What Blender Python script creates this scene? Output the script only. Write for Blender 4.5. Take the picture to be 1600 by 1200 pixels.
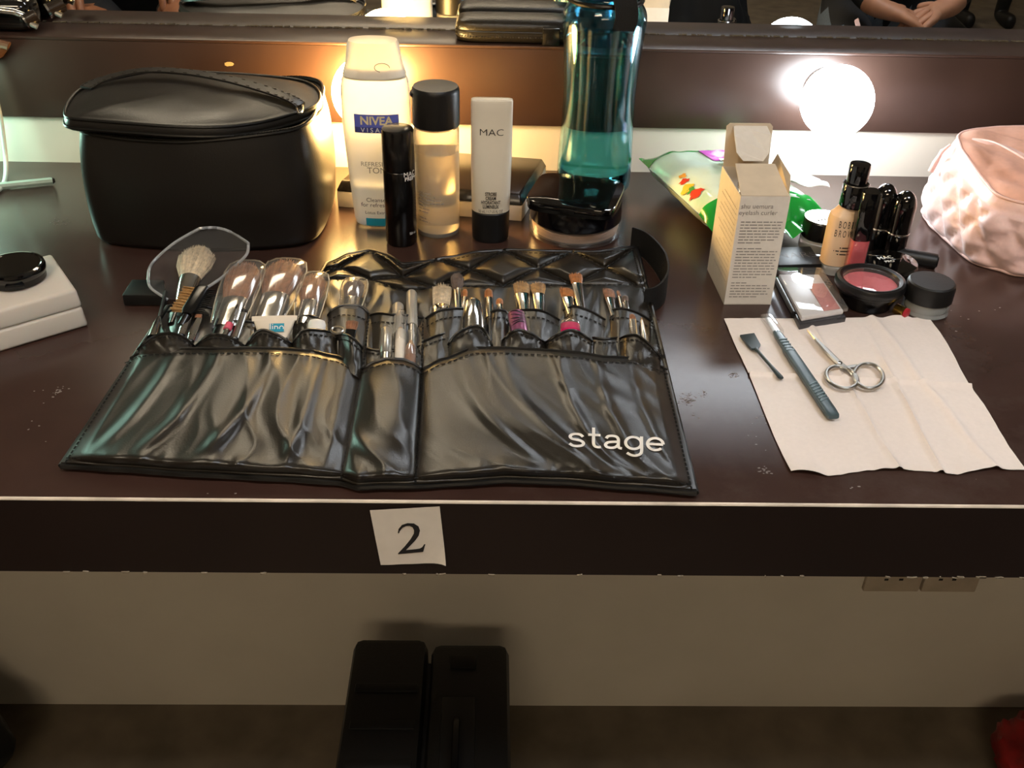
import bpy, bmesh, math, random
from mathutils import Vector, Matrix, noise
for o in list(bpy.data.objects): bpy.data.objects.remove(o)
S = bpy.context.scene
C = S.collection
V = Vector
PI = math.pi
random.seed(7)
T = 0.80                      # height of the counter top
# ---------------------------------------------------------------- camera
F_PX, PITCH, YAW, ROLL, EYE = 1559.69, .5798, .0304, .0280, .362
cf = V((math.sin(YAW)*math.cos(PITCH), math.cos(YAW)*math.cos(PITCH), -math.sin(PITCH)))
r0 = V((math.cos(YAW), -math.sin(YAW), 0)); u0 = r0.cross(cf)
cr = math.cos(ROLL)*r0 + math.sin(ROLL)*u0
cu = -math.sin(ROLL)*r0 + math.cos(ROLL)*u0
cam = bpy.data.cameras.new('camera'); camo = bpy.data.objects.new('camera', cam); C.objects.link(camo)
cam.sensor_fit = 'HORIZONTAL'; cam.sensor_width = 36; cam.lens = 36*F_PX/1600; cam.clip_start = .02
camo.matrix_world = Matrix(((cr.x, cu.x, -cf.x, 0), (cr.y, cu.y, -cf.y, 0), (cr.z, cu.z, -cf.z, T+EYE), (0, 0, 0, 1)))
S.camera = camo
# ---------------------------------------------------------------- light and exposure
S.view_settings.view_transform = 'Standard'; S.view_settings.look = 'None'
S.view_settings.gamma = 1; S.view_settings.use_curve_mapping = False
S.view_settings.exposure = 0.0
W = bpy.data.worlds.new('world'); S.world = W; W.use_nodes = True
W.node_tree.nodes['Background'].inputs[0].default_value = (.9, .85, .8, 1)
W.node_tree.nodes['Background'].inputs[1].default_value = .02
WARM = ((1, .60, .19), 150.0)      # tint and strength of the globe bulbs
COOL = ((.84, .93, 1), 42.0)
GREEN = ((.55, 1, .80), 42.0)
TUBE_WARM = ((1, .83, .60), 27.0)   # ceiling fittings
TUBE_COOL = ((.90, .94, 1), 28.0)
TUBE_FAR = ((1, .79, .54), 17.0)

def ray(x, y): return cr*((x-800)/F_PX) + cu*((600-y)/F_PX) + cf
def P(x, y, z=0.0):           # pixel on a horizontal plane z above the counter
    r = ray(x, y); k = (z-EYE)/r.z
    return V((r.x*k, r.y*k, T+z))
def PY(x, y, Y):              # pixel on the vertical plane at distance Y
    r = ray(x, y); k = Y/r.y
    return V((r.x*k, Y, T+EYE+r.z*k))
def SC(x, y, z=0.0): return (P(x+1, y, z)-P(x, y, z)).length
def sm(a, b, x):
    t = min(1, max(0, (x-a)/(b-a))); return t*t*(3-2*t)
def lerp(a, b, t): return a+(b-a)*t
def poly(pts, t):             # point on a polyline, t in 0..1 by first coordinate index spacing
    n = len(pts)-1; t = min(max(t, 0), 1)*n; i = min(int(t), n-1); f = t-i
    p0 = pts[max(i-1, 0)]; p1 = pts[i]; p2 = pts[i+1]; p3 = pts[min(i+2, n)]
    return tuple(.5*(2*b+(c-a)*f+(2*a-5*b+4*c-d)*f*f+(3*b-a-3*c+d)*f**3) for a, b, c, d in zip(p0, p1, p2, p3))
def ipx(pts, x):              # linear interpolation over x
    if x <= pts[0][0]: return pts[0][1]
    for a, b in zip(pts, pts[1:]):
        if x <= b[0]:
            t = (x-a[0])/(b[0]-a[0]); t = t*t*(3-2*t)*.5+t*.5
            return lerp(a[1], b[1], t)
    return pts[-1][1]
def nz(x, y, z=0): return noise.noise(V((x, y, z)))

# ---------------------------------------------------------------- materials
def s2l(c):
    if isinstance(c, str): c = tuple(int(c[i:i+2], 16)/255 for i in (0, 2, 4))
    return tuple(x/12.92 if x <= .04045 else ((x+.055)/1.055)**2.4 for x in c)
MATS = {}
def mat(name, col, rough=.5, metal=0, trans=0, ior=1.45, spec=.5, ns=60, nc=.08, nb=.0, coat=0, sss=0, emit=None, alpha=1, sheen=0, stretch=None, col2=None, thr=(.4, .6), tcoord='Object', rvar=0, aniso=0):
    if name in MATS: return MATS[name]
    m = bpy.data.materials.new(name); m.use_nodes = True; nt = m.node_tree; N = nt.nodes; L = nt.links
    b = N['Principled BSDF']; c = (*s2l(col), 1)
    tc = N.new('ShaderNodeTexCoord'); mp = N.new('ShaderNodeMapping'); L.new(tc.outputs[tcoord], mp.inputs[0])
    if stretch: mp.inputs['Scale'].default_value = stretch
    n = N.new('ShaderNodeTexNoise'); n.inputs['Scale'].default_value = ns; n.inputs['Detail'].default_value = 5
    L.new(mp.outputs[0], n.inputs['Vector'])
    ra = N.new('ShaderNodeValToRGB'); L.new(n.outputs['Fac'], ra.inputs[0])
    if col2:
        e0, e1 = c, (*s2l(col2), 1); ra.color_ramp.elements[0].position, ra.color_ramp.elements[1].position = thr
    else:
        e0 = tuple(x*(1-nc) for x in c[:3])+(1,); e1 = tuple(min(1, x*(1+nc)) for x in c[:3])+(1,)
        ra.color_ramp.elements[0].position = .3; ra.color_ramp.elements[1].position = .7
    ra.color_ramp.elements[0].color = e0; ra.color_ramp.elements[1].color = e1
    L.new(ra.outputs[0], b.inputs['Base Color'])
    b.inputs['Roughness'].default_value = rough; b.inputs['Metallic'].default_value = metal
    b.inputs['Transmission Weight'].default_value = trans; b.inputs['IOR'].default_value = ior
    b.inputs['Specular IOR Level'].default_value = spec; b.inputs['Coat Weight'].default_value = coat
    b.inputs['Coat Roughness'].default_value = .06
    b.inputs['Sheen Weight'].default_value = sheen; b.inputs['Alpha'].default_value = alpha
    if sss:
        b.inputs['Subsurface Weight'].default_value = sss; b.inputs['Subsurface Scale'].default_value = .01
        b.inputs['Subsurface Radius'].default_value = (1, .6, .4)
    if rvar:
        mr = N.new('ShaderNodeMapRange'); mr.inputs[3].default_value = rough-rvar; mr.inputs[4].default_value = rough+rvar
        n2 = N.new('ShaderNodeTexNoise'); n2.inputs['Scale'].default_value = 9; n2.inputs['Detail'].default_value = 8
        L.new(tc.outputs[tcoord], n2.inputs['Vector']); L.new(n2.outputs['Fac'], mr.inputs[0]); L.new(mr.outputs[0], b.inputs['Roughness'])
    if nb:
        bu = N.new('ShaderNodeBump'); bu.inputs['Strength'].default_value = nb; bu.inputs['Distance'].default_value = .001
        L.new(n.outputs['Fac'], bu.inputs['Height']); L.new(bu.outputs[0], b.inputs['Normal'])
    if emit:
        b.inputs['Emission Color'].default_value = (*emit[0], 1); b.inputs['Emission Strength'].default_value = emit[1]
    MATS[name] = m
    return m
def film(name, tint=(.95, .95, .95), gloss=.06, ior=1.45, body=.10, rough=.08):
    """thin clear plastic: see-through, mirror-like at its edges, slightly milky"""
    m = bpy.data.materials.new(name); m.use_nodes = True; nt = m.node_tree; N = nt.nodes; L = nt.links
    N.remove(N['Principled BSDF']); out = N['Material Output']
    tr = N.new('ShaderNodeBsdfTransparent'); tr.inputs[0].default_value = (*tint, 1)
    gl = N.new('ShaderNodeBsdfGlossy'); gl.inputs['Roughness'].default_value = rough
    di = N.new('ShaderNodeBsdfDiffuse'); di.inputs[0].default_value = (.85, .83, .8, 1)
    fr = N.new('ShaderNodeFresnel'); fr.inputs[0].default_value = ior
    nn = N.new('ShaderNodeTexNoise'); nn.inputs['Scale'].default_value = 90
    mu = N.new('ShaderNodeMath'); mu.operation = 'MULTIPLY'; mu.inputs[1].default_value = body*2; L.new(nn.outputs['Fac'], mu.inputs[0])
    m1 = N.new('ShaderNodeMixShader'); L.new(mu.outputs[0], m1.inputs[0]); L.new(tr.outputs[0], m1.inputs[1]); L.new(di.outputs[0], m1.inputs[2])
    ad = N.new('ShaderNodeMath'); ad.operation = 'ADD'; ad.use_clamp = True; ad.inputs[1].default_value = gloss; L.new(fr.outputs[0], ad.inputs[0])
    ge = N.new('ShaderNodeNewGeometry'); iv = N.new('ShaderNodeMath'); iv.operation = 'SUBTRACT'; iv.inputs[0].default_value = 1; L.new(ge.outputs['Backfacing'], iv.inputs[1])
    mb = N.new('ShaderNodeMath'); mb.operation = 'MULTIPLY'; L.new(ad.outputs[0], mb.inputs[0]); L.new(iv.outputs[0], mb.inputs[1])
    m2 = N.new('ShaderNodeMixShader'); L.new(mb.outputs[0], m2.inputs[0]); L.new(m1.outputs[0], m2.inputs[1]); L.new(gl.outputs[0], m2.inputs[2])
    L.new(m2.outputs[0], out.inputs[0]); MATS[name] = m
    return m
LEA = mat('black_leather', '1b1712', .36, spec=.75, ns=900, nc=.1, nb=.10, rvar=.06)
LEA2 = mat('case_leather', '161310', .38, spec=.55, ns=700, nb=.12, rvar=.06)
THREAD = mat('black_thread', '050505', .8)
BINDING = mat('black_binding', '0c0b0a', .38, nb=.1, ns=500)
WEB = mat('black_webbing', '0d0d0e', .75, nb=.5, ns=1400)
BLK = mat('black_plastic', '0b0b0c', .25, spec=.5)
BLKG = mat('black_gloss', '060607', .05, spec=.6, coat=.5)
BLKM = mat('black_matt', '111112', .45)
CHROME = mat('chrome', 'd9d9d9', .12, metal=1, nc=.02)
STEEL = mat('steel', 'b9b6b0', .28, metal=1, nc=.05, ns=300, stretch=(1, 8, 1))
ZIP = mat('zip_teeth', '2b2a28', .35, metal=.7)
CREAMP = mat('cream_plastic', 'd8d2c4', .35, sss=.1)
WHITEP = mat('white_plastic', 'e8e6e2', .35)
CLEAR = film('clear_film')
CLEARH = film('clear_hard', gloss=.10, body=.05, rough=.03)
GUARD = film('brush_guard', tint=(.97, .95, .92), gloss=.10, body=.07, rough=.10)
SCOOP = film('scoop_plastic', tint=(.97, .97, .97), gloss=.16, body=.05, rough=.06)
GLASS = mat('clear_glass', 'f4f6f6', .02, trans=1, ior=1.45, nc=.0)
H_TAN = mat('hair_tan', 'a8814f', .55, ns=300, nc=.35, sheen=.2)
H_ORANGE = mat('hair_orange', 'a8662a', .5, ns=300, nc=.35, sheen=.2)
H_BROWN = mat('hair_brown', '8a5c40', .55, ns=300, nc=.35, sheen=.2)
H_GREY = mat('hair_grey_brown', '5b4a42', .6, ns=300, nc=.4, sheen=.2)
H_PALE = mat('hair_pale', 'c8b79c', .55, ns=300, nc=.3, sheen=.2)
H_BLACK = mat('hair_black', '16120f', .5, ns=300, nc=.3)
PRINT_K = mat('print_black', '1c1a1a', .6)
PRINT_G = mat('print_grey', '8f8a86', .6)
PRINT_W = mat('print_white', 'e9e7e2', .6)

# ---------------------------------------------------------------- objects
ORG = {}
def link(o): C.objects.link(o); return o
def tag(o, label=None, cat=None, group=None, kind=None):
    if label: o['label'] = label
    if cat: o['category'] = cat
    if group: o['group'] = group
    if kind: o['kind'] = kind
    return o
def thing(name, label, cat, loc, group=None):
    o = link(bpy.data.objects.new(name, None)); o.location = loc; o.empty_display_size = .02
    ORG[o.name] = V(loc)
    return tag(o, label, cat, group)
def mk(name, vf, m, parent=None, smooth=35, loc=None):
    """one mesh object from world-space vertices; under a parent they are stored relative to its origin"""
    vs, fs = vf
    vs = [V(v) for v in vs]
    if parent: org = ORG[parent.name]
    elif loc is not None: org = V(loc)
    else:
        xs = [v.x for v in vs]; ys = [v.y for v in vs]
        org = V(((min(xs)+max(xs))/2, (min(ys)+max(ys))/2, min(v.z for v in vs)))
    me = bpy.data.meshes.new(name); me.from_pydata([v-org for v in vs], [], fs); me.validate(); me.update()
    bm = bmesh.new(); bm.from_mesh(me); bmesh.ops.recalc_face_normals(bm, faces=bm.faces); bm.to_mesh(me); bm.free()
    if smooth:
        me.shade_smooth(); me.set_sharp_from_angle(angle=math.radians(smooth))
    for x in (m if isinstance(m, (list, tuple)) else [m]): me.materials.append(x)
    o = link(bpy.data.objects.new(name, me))
    if parent: o.parent = parent
    else: o.location = org
    ORG[o.name] = org
    return o
def join(*vfs):
    vs, fs = [], []
    for a, b in vfs:
        k = len(vs); vs += list(a); fs += [tuple(i+k for i in f) for f in b]
    return vs, fs
def xf(vf, M): return [M @ V(v) for v in vf[0]], vf[1]
def mv(vf, d): d = V(d); return [V(v)+d for v in vf[0]], vf[1]
def rotz(vf, a, c=(0, 0, 0)):
    c = V(c); M = Matrix.Translation(c) @ Matrix.Rotation(a, 4, 'Z') @ Matrix.Translation(-c); return xf(vf, M)
def loft(loops, cap0=True, cap1=True, closed=True):
    n = len(loops[0]); vs = [v for l in loops for v in l]; fs = []
    for i in range(len(loops)-1):
        for j in range(n if closed else n-1):
            k = (j+1) % n; fs.append((i*n+j, i*n+k, (i+1)*n+k, (i+1)*n+j))
    if cap0: fs.append(tuple(range(n))[::-1])
    if cap1: fs.append(tuple((len(loops)-1)*n+j for j in range(n)))
    return vs, fs
def lathe(prof, c=(0, 0, 0), n=40, sx=1, sy=1, p=2, cap0=True, cap1=True):
    """profile of (radius, z); p > 2 squares the section"""
    c = V(c); loops = []
    for r, z in prof:
        l = []
        for j in range(n):
            a = 2*PI*j/n; ca, sa = math.cos(a), math.sin(a)
            k = 1/((abs(ca)**p+abs(sa)**p)**(1/p)) if p != 2 else 1
            l.append(c+V((r*sx*k*ca, r*sy*k*sa, z)))
        loops.append(l)
    return loft(loops, cap0, cap1)
def cyl(c, r, h, n=32, bev=None):
    b = bev if bev is not None else min(r, h)*.12
    return lathe([(r-b, 0), (r-b*.3, b*.3), (r, b), (r, h-b), (r-b*.3, h-b*.3), (r-b, h)], c, n)
def tube(path, rad, n=8, closed=False):
    path = [V(p) for p in path]; R = rad if isinstance(rad, (list, tuple)) else [rad]*len(path)
    loops = []; up = None
    for i, p in enumerate(path):
        a = path[i-1] if i > 0 else (path[-1] if closed else p); b = path[(i+1) % len(path)] if (i < len(path)-1 or closed) else p
        d = (b-a).normalized() if (b-a).length > 1e-9 else V((0, 0, 1))
        if up is None: up = V((0, 0, 1)) if abs(d.z) < .9 else V((1, 0, 0))
        s = d.cross(up); s = s.normalized() if s.length > 1e-6 else V((1, 0, 0)); u = s.cross(d).normalized(); up = u
        loops.append([p+s*R[i]*math.cos(2*PI*j/n)+u*R[i]*math.sin(2*PI*j/n) for j in range(n)])
    if closed: loops.append(loops[0]); return loft(loops, False, False)
    return loft(loops)
def box(c, s, bev=0, seg=2, rz=0, M=None):
    """rounded box, c = centre, s = full size"""
    bm = bmesh.new(); bmesh.ops.create_cube(bm, size=1)
    for v in bm.verts: v.co = V((v.co.x*s[0], v.co.y*s[1], v.co.z*s[2]))
    if bev: bmesh.ops.bevel(bm, geom=list(bm.edges), offset=bev, segments=seg, affect='EDGES', profile=.5)
    vs = [v.co.copy() for v in bm.verts]; bm.verts.index_update(); fs = [tuple(v.index for v in f.verts) for f in bm.faces]; bm.free()
    if M is None: M = Matrix.Rotation(rz, 4, 'Z')
    return [V(c)+(M @ v) for v in vs], fs
def hexa(b4, t4):             # box from four bottom and four top corners
    return list(b4)+list(t4), [(3, 2, 1, 0), (4, 5, 6, 7), (0, 1, 5, 4), (1, 2, 6, 5), (2, 3, 7, 6), (3, 0, 4, 7)]
def bevelled(vf, w, seg=2):
    bm = bmesh.new(); vv = [bm.verts.new(v) for v in vf[0]]
    for f in vf[1]: bm.faces.new([vv[i] for i in f])
    bmesh.ops.recalc_face_normals(bm, faces=bm.faces)
    bmesh.ops.bevel(bm, geom=list(bm.edges), offset=w, segments=seg, affect='EDGES', profile=.5)
    bm.verts.index_update(); r = [v.co.copy() for v in bm.verts], [tuple(v.index for v in f.verts) for f in bm.faces]; bm.free(); return r
def grid(fn, nu, nv):
    vs = [fn(i/nu, j/nv) for j in range(nv+1) for i in range(nu+1)]
    fs = [(j*(nu+1)+i, j*(nu+1)+i+1, (j+1)*(nu+1)+i+1, (j+1)*(nu+1)+i) for j in range(nv) for i in range(nu)]
    return vs, fs
def slab(fn, nu, nv, th):     # a sheet with thickness th below fn
    a, f = grid(fn, nu, nv); n = len(a)
    b = [V(v)-V((0, 0, th)) for v in a]; fs = list(f)+[tuple(i+n for i in q[::-1]) for q in f]
    rim = [i for i in range(nu+1)]+[j*(nu+1)+nu for j in range(1, nv+1)]+[nv*(nu+1)+i for i in range(nu-1, -1, -1)]+[j*(nu+1) for j in range(nv-1, 0, -1)]
    for i in range(len(rim)):
        p, q = rim[i], rim[(i+1) % len(rim)]; fs.append((p, p+n, q+n, q))
    return a+b, fs
def prism(pts, z0, z1, holes=None):
    n = len(pts); return [V((x, y, z0)) for x, y in pts]+[V((x, y, z1)) for x, y in pts], [tuple(range(n))[::-1], tuple(range(n, 2*n))]+[(i, (i+1) % n, n+(i+1) % n, n+i) for i in range(n)]
def frame(A, B, up=V((0, 0, 1))):
    d = (B-A).normalized(); w = d.cross(up).normalized(); nn = w.cross(d).normalized(); return d, w, nn
def spindle(A, B, secs, n=16, up=V((0, 0, 1)), cap0=True, cap1=True, p=2):
    """elliptic loft from A to B; secs = (t, half width, half thickness[, sideways shift])"""
    d, w, nn = frame(A, B, up); loops = []
    for s in secs:
        t, a, b = s[:3]; c = A+(B-A)*t+w*(s[3] if len(s) > 3 else 0); l = []
        for j in range(n):
            an = 2*PI*j/n; x, y = math.cos(an), math.sin(an); k = 1/((abs(x)**p+abs(y)**p)**(1/p)) if p != 2 else 1
            l.append(c+w*a*k*x+nn*b*k*y)
        loops.append(l)
    return loft(loops, cap0, cap1)
def text(s, size, sub=0, bold=0, res=3):
    cu_ = bpy.data.curves.new('t', 'FONT'); cu_.body = s; cu_.size = size; cu_.align_x = 'CENTER'; cu_.align_y = 'CENTER'; cu_.resolution_u = res; cu_.offset = bold*size
    o = link(bpy.data.objects.new('t', cu_)); bpy.context.view_layer.update()
    me = bpy.data.meshes.new_from_object(o.evaluated_get(bpy.context.evaluated_depsgraph_get()))
    bpy.data.objects.remove(o); bpy.data.curves.remove(cu_)
    bm = bmesh.new(); bm.from_mesh(me); bpy.data.meshes.remove(me)
    bmesh.ops.remove_doubles(bm, verts=bm.verts, dist=size*1e-4)
    bmesh.ops.triangulate(bm, faces=bm.faces)
    for _ in range(6 if sub else 0):
        es = [e for e in bm.edges if e.calc_length() > sub]
        if not es: break
        bmesh.ops.subdivide_edges(bm, edges=es, cuts=1); bmesh.ops.triangulate(bm, faces=bm.faces)
    bm.verts.index_update(); r = [v.co.copy() for v in bm.verts], [tuple(v.index for v in f.verts) for f in bm.faces]; bm.free(); return r
def mapv(vf, fn): return [fn(v) for v in vf[0]], vf[1]
def mkflat(name, vf, m, parent):          # printed lettering: no normal recalculation needed
    return mk(name, vf, m, parent, smooth=0)
def dashes(x0, x1, rows, size, seed=1):   # lines of unreadably small print, as word-long strips (x, y plane)
    rd = random.Random(seed); vs, fs = [], []
    for y, k in rows:
        x = x0; e = x0+(x1-x0)*k
        while x < e:
            w = min(rd.uniform(1.2, 4)*size, e-x)
            if w < size*.5: break
            i = len(vs); vs += [V((x, y, 0)), V((x+w, y, 0)), V((x+w, y+size*.55, 0)), V((x, y+size*.55, 0))]; fs.append((i, i+1, i+2, i+3)); x += w+size*.5
    return vs, fs
# ================================================================ the room
YF, YW, YM, ZL = .4318, .9349, .985, .1204      # counter front, wall, mirror, ledge height
WALLP = mat('wall_paint', 'cfc8bb', .8, ns=6, nc=.06, nb=.05, rvar=.05)
CONC = mat('concrete', '6a6052', .7, ns=14, nc=.25, nb=.15, rvar=.1)
CEILP = mat('ceiling_paint', 'cfcac2', .9, ns=5, nc=.03)
def brown(name, col, rough, specks):
    """dark brown laminate with worn, dusty marks"""
    m = mat(name, col, rough, spec=.5, ns=18, nc=.12, rvar=.05); nt = m.node_tree; N = nt.nodes; L = nt.links
    b = N['Principled BSDF']; tc = N['Texture Coordinate']; src = b.inputs['Base Color'].links[0].from_socket
    def layer(src, scale, lo, hi, colr, amt, stretch=(1, 1, 1)):
        mp = N.new('ShaderNodeMapping'); mp.inputs['Scale'].default_value = stretch; L.new(tc.outputs['Object'], mp.inputs[0])
        n = N.new('ShaderNodeTexNoise'); n.inputs['Scale'].default_value = scale; n.inputs['Detail'].default_value = 9; n.inputs['Roughness'].default_value = .7; L.new(mp.outputs[0], n.inputs['Vector'])
        mr = N.new('ShaderNodeMapRange'); mr.inputs[1].default_value = lo; mr.inputs[2].default_value = hi; mr.inputs[4].default_value = amt; L.new(n.outputs['Fac'], mr.inputs[0])
        mx = N.new('ShaderNodeMix'); mx.data_type = 'RGBA'; L.new(mr.outputs[0], mx.inputs[0]); L.new(src, mx.inputs[6]); mx.inputs[7].default_value = (*s2l(colr), 1)
        return mx.outputs[2]
    if specks:
        src = layer(src, 5, .55, .8, '6f6460', .30)
        src = layer(src, 95, .71, .75, 'b9b0aa', .8)
        src = layer(src, 26, .70, .78, '8d8580', .55, (1, .25, 1))
    else:
        src = layer(src, 60, .755, .79, 'a0948a', .6)
    L.new(src, b.inputs['Base Color'])
    return m
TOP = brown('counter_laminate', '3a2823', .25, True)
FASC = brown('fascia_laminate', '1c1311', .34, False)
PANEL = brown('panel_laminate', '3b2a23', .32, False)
EDGE = mat('worn_edge', 'd6cabc', .4, ns=40, nc=.25)
MIRROR = mat('mirror_silver', 'e6e8e8', .004, metal=1, nc=0)
def struct(name, vf, m, parent=None):
    o = mk(name, vf, m, parent, smooth=0)
    if not parent: o['kind'] = 'structure'
    return o
def bx(x0, x1, y0, y1, z0, z1, bev=0): return box(((x0+x1)/2, (y0+y1)/2, (z0+z1)/2), (x1-x0, y1-y0, z1-z0), bev)
RX, RY0, RY1, RZ = 3.2, -4.4, 1.06, 2.6
struct('floor', bx(-RX, RX, RY0, RY1, -.05, 0), CONC)
struct('ceiling', bx(-RX, RX, RY0, RY1, RZ, RZ+.05), CEILP)
struct('wall_back', bx(-RX, RX, YW+.003, RY1, 0, T+ZL-.0031), WALLP)
struct('wall_back_upper', bx(-RX, RX, YM+.006, RY1, T+ZL-.0031, RZ), WALLP)
struct('wall_left', bx(-RX-.05, -RX, RY0, RY1, 0, RZ), WALLP)
struct('wall_right', bx(RX, RX+.05, RY0, RY1, 0, RZ), WALLP)
struct('wall_front', bx(-RX, RX, RY0-.05, RY0, 0, RZ), WALLP)
# counter
ct = thing('vanity_counter', 'long dark brown laminate dressing counter fixed to the wall', 'counter', (0, .68, T-.056))
mk('worktop', bx(-2.6, 2.6, YF+.0011, YW+.003, T-.02, T, .0008), TOP, ct)
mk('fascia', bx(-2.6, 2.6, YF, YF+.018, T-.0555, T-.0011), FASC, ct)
def edgef(u, v):
    x = lerp(-2.6, 2.6, u); a = v*PI/2
    return V((x, YF+.0010-.0012*math.cos(a), T-.0011+.0012*math.sin(a)+.0001*nz(x*90, v)))
mk('edge_strip', slab(edgef, 400, 4, .0004), EDGE, ct)['label'] = 'pale worn edge strip along the front of the worktop'
rd = random.Random(3)
chips = []
for i in range(80):            # paint crumbs along the lower edge of the fascia
    x = rd.uniform(-.5, .65) if i % 3 else rd.uniform(.25, .55); w = rd.uniform(.0006, .0045)
    chips.append(box((x, YF-.0004, T-.0556+rd.uniform(0, .0007)), (w, .001, rd.uniform(.0003, .0010)), 0, M=Matrix.Rotation(rd.uniform(-.25, .25), 4, 'Y')))
mk('paint_crumbs', join(*chips), mat('crumb_paint', '857a69', .8), ct)['kind'] = 'stuff'
spk = []
for (px_, py_, sx_, sy_, n_) in ((1075, 625, 14, 9, 60), (1100, 615, 6, 5, 14), (1145, 586, 9, 4, 22), (95, 346, 16, 5, 26), (90, 610, 14, 8, 16), (1190, 680, 30, 30, 10), (1195, 735, 12, 8, 14), (1335, 762, 10, 4, 3), (1555, 690, 8, 8, 3), (1085, 652, 8, 6, 4), (60, 650, 40, 50, 8), (1500, 470, 60, 60, 10), (340, 770, 20, 3, 2), (720, 782, 40, 3, 5)):
    for _ in range(n_):
        q_ = P(px_+rd.gauss(0, sx_*.5), py_+rd.gauss(0, sy_*.5)); r_ = rd.uniform(.00025, .0008)
        if q_.y < YF+.003: continue
        spk.append(mv(prism([(r_*(1+.4*rd.random())*math.cos(k*PI/3), r_*rd.uniform(.4, 1)*math.sin(k*PI/3)) for k in range(6)], 0, .00012), q_))
mk('powder_specks', join(*spk), mat('spilt_powder', '857c78', .9), ct, smooth=0)['kind'] = 'stuff'
# lamp panel, ledge, mirror
pn = thing('lamp_panel', 'dark brown board behind the globe bulbs, above the white wall strip', 'panel', (0, YW, T+.045))
mk('board', bx(-2.6, 2.6, YW-.001, YW+.003, T+.0457, T+ZL-.0031, .0003), PANEL, pn)
lg = thing('mirror_ledge', 'narrow dark brown ledge with a worn crumbly joint along the mirror foot', 'ledge', (0, YW+.02, T+ZL-.0030))
mk('shelf_board', bx(-2.6, 2.6, YW-.0015, YM, T+ZL-.0030, T+ZL, .0010), PANEL, lg)
cru = []
for i in range(420):
    x = rd.uniform(-.5, .7); cru.append(box((x, YM-.001, T+ZL+.0006), (rd.uniform(.0008, .005), rd.uniform(.0006, .0018), rd.uniform(.0003, .0012)), 0, rz=rd.uniform(-.3, .3)))
mk('glue_crumbs', join(*cru), mat('old_glue', '5c513f', .8, nc=.4), lg)['kind'] = 'stuff'
c = PY(358, 100, YW-.001)
mk('paint_chip', xf(prism([(math.cos(a)*(.0045+.002*nz(a*3, 1)), math.sin(a)*(.002+.0012*nz(a*2, 4))) for a in [i*PI/8 for i in range(16)]], 0, .0006), Matrix.Translation(c) @ Matrix.Rotation(PI/2, 4, 'X')), mat('chip_paint', 'b59a6a', .8), pn, smooth=0)
tag(mk('wall_mirror', bx(-2.6, 2.6, YM, YM+.005, T+ZL, T+1.25), MIRROR, smooth=0), 'long frameless wall mirror standing behind the ledge', 'mirror')
def bulb(X, Z, tint, label, name):
    c = V((X, .8965, T+Z)); t = thing('globe_bulb', label, 'bulb', c, 'globe bulbs along the mirror')
    R = .0325; prof = []
    for i in range(25):
        a = PI*i/24; prof.append((max(.0001, R*math.sin(a)), -R*math.cos(a)))
    M = Matrix.Translation(c) @ Matrix.Rotation(-PI/2, 4, 'X')
    mk('globe', xf(lathe(prof, n=40), M), mat('bulb_'+name, 'f5f2ea', .3, emit=tint, nc=0), t)
    mk('collar', xf(lathe([(.013, .030), (.0145, .0315), (.0145, .034), (.021, .0345), (.021, .037)], n=32), M), mat('bulb_collar', 'd9d6cf', .4), t)
bulb(-.1096, .086, WARM, 'warm yellow globe bulb glowing behind the white toner bottle', 'warm')
bulb(.3160, .086, COOL, 'cold white globe bulb glowing behind the open carton and the make-up', 'cool')
bulb(-.540, .086, GREEN, 'greenish globe bulb on the panel beside the ledge clutch bag', 'green')
# ceiling fittings
def fitting(x, y, w, d, tint, label, name):
    t = thing('ceiling_light', label, 'ceiling light', (x, y, RZ-.06))
    mk('housing', bx(x-w/2-.02, x+w/2+.02, y-d/2-.02, y+d/2+.02, RZ-.03, RZ), WHITEP, t)
    mk('diffuser', bx(x-w/2, x+w/2, y-d/2, y+d/2, RZ-.055, RZ-.03, .004), mat('diffuser_'+name, 'f2f2f2', .5, emit=tint, nc=0), t)
fitting(-.70, -.45, .70, .30, TUBE_WARM, 'warm ceiling light above the seat of the person in shorts', 'warm')
fitting(.80, -.45, .75, .30, TUBE_COOL, 'cool white ceiling light above the person with clasped hands', 'cool')
fitting(-.2, -2.2, 1.2, .45, TUBE_FAR, 'warm ceiling light in the middle of the room', 'far')
# wall sockets under the counter
SOCK = mat('socket_plastic', 'b4a794', .5)
SOCKD = mat('socket_slot', '15120f', .6)
for k, (x0, x1, slots) in enumerate([(1352, 1440, (1385, 1408)), (1443, 1530, (1470, 1491))]):
    a = PY(x0, 897, YW+.003); b = PY(x1, 897, YW+.003); zl = PY(1440, 919, YW+.003).z
    t = thing('wall_socket', ['twin-slot wall socket plate with a worn dark side edge', 'twin-slot wall socket plate with scuffs beside its corner'][k], 'socket', ((a.x+b.x)/2, YW+.003, zl), 'sockets under the counter')
    mk('plate', bx(a.x, b.x-.001, YW-.004, YW+.003, zl, zl+.075, .0015), SOCK, t)
    for s in slots:
        q = PY(s, 905.5, YW-.004); mk('slot', bx(q.x-.0026, q.x+.0026, YW-.0045, YW-.003, q.z-.0016, q.z+.0016), SOCKD, t, smooth=0)
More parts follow.
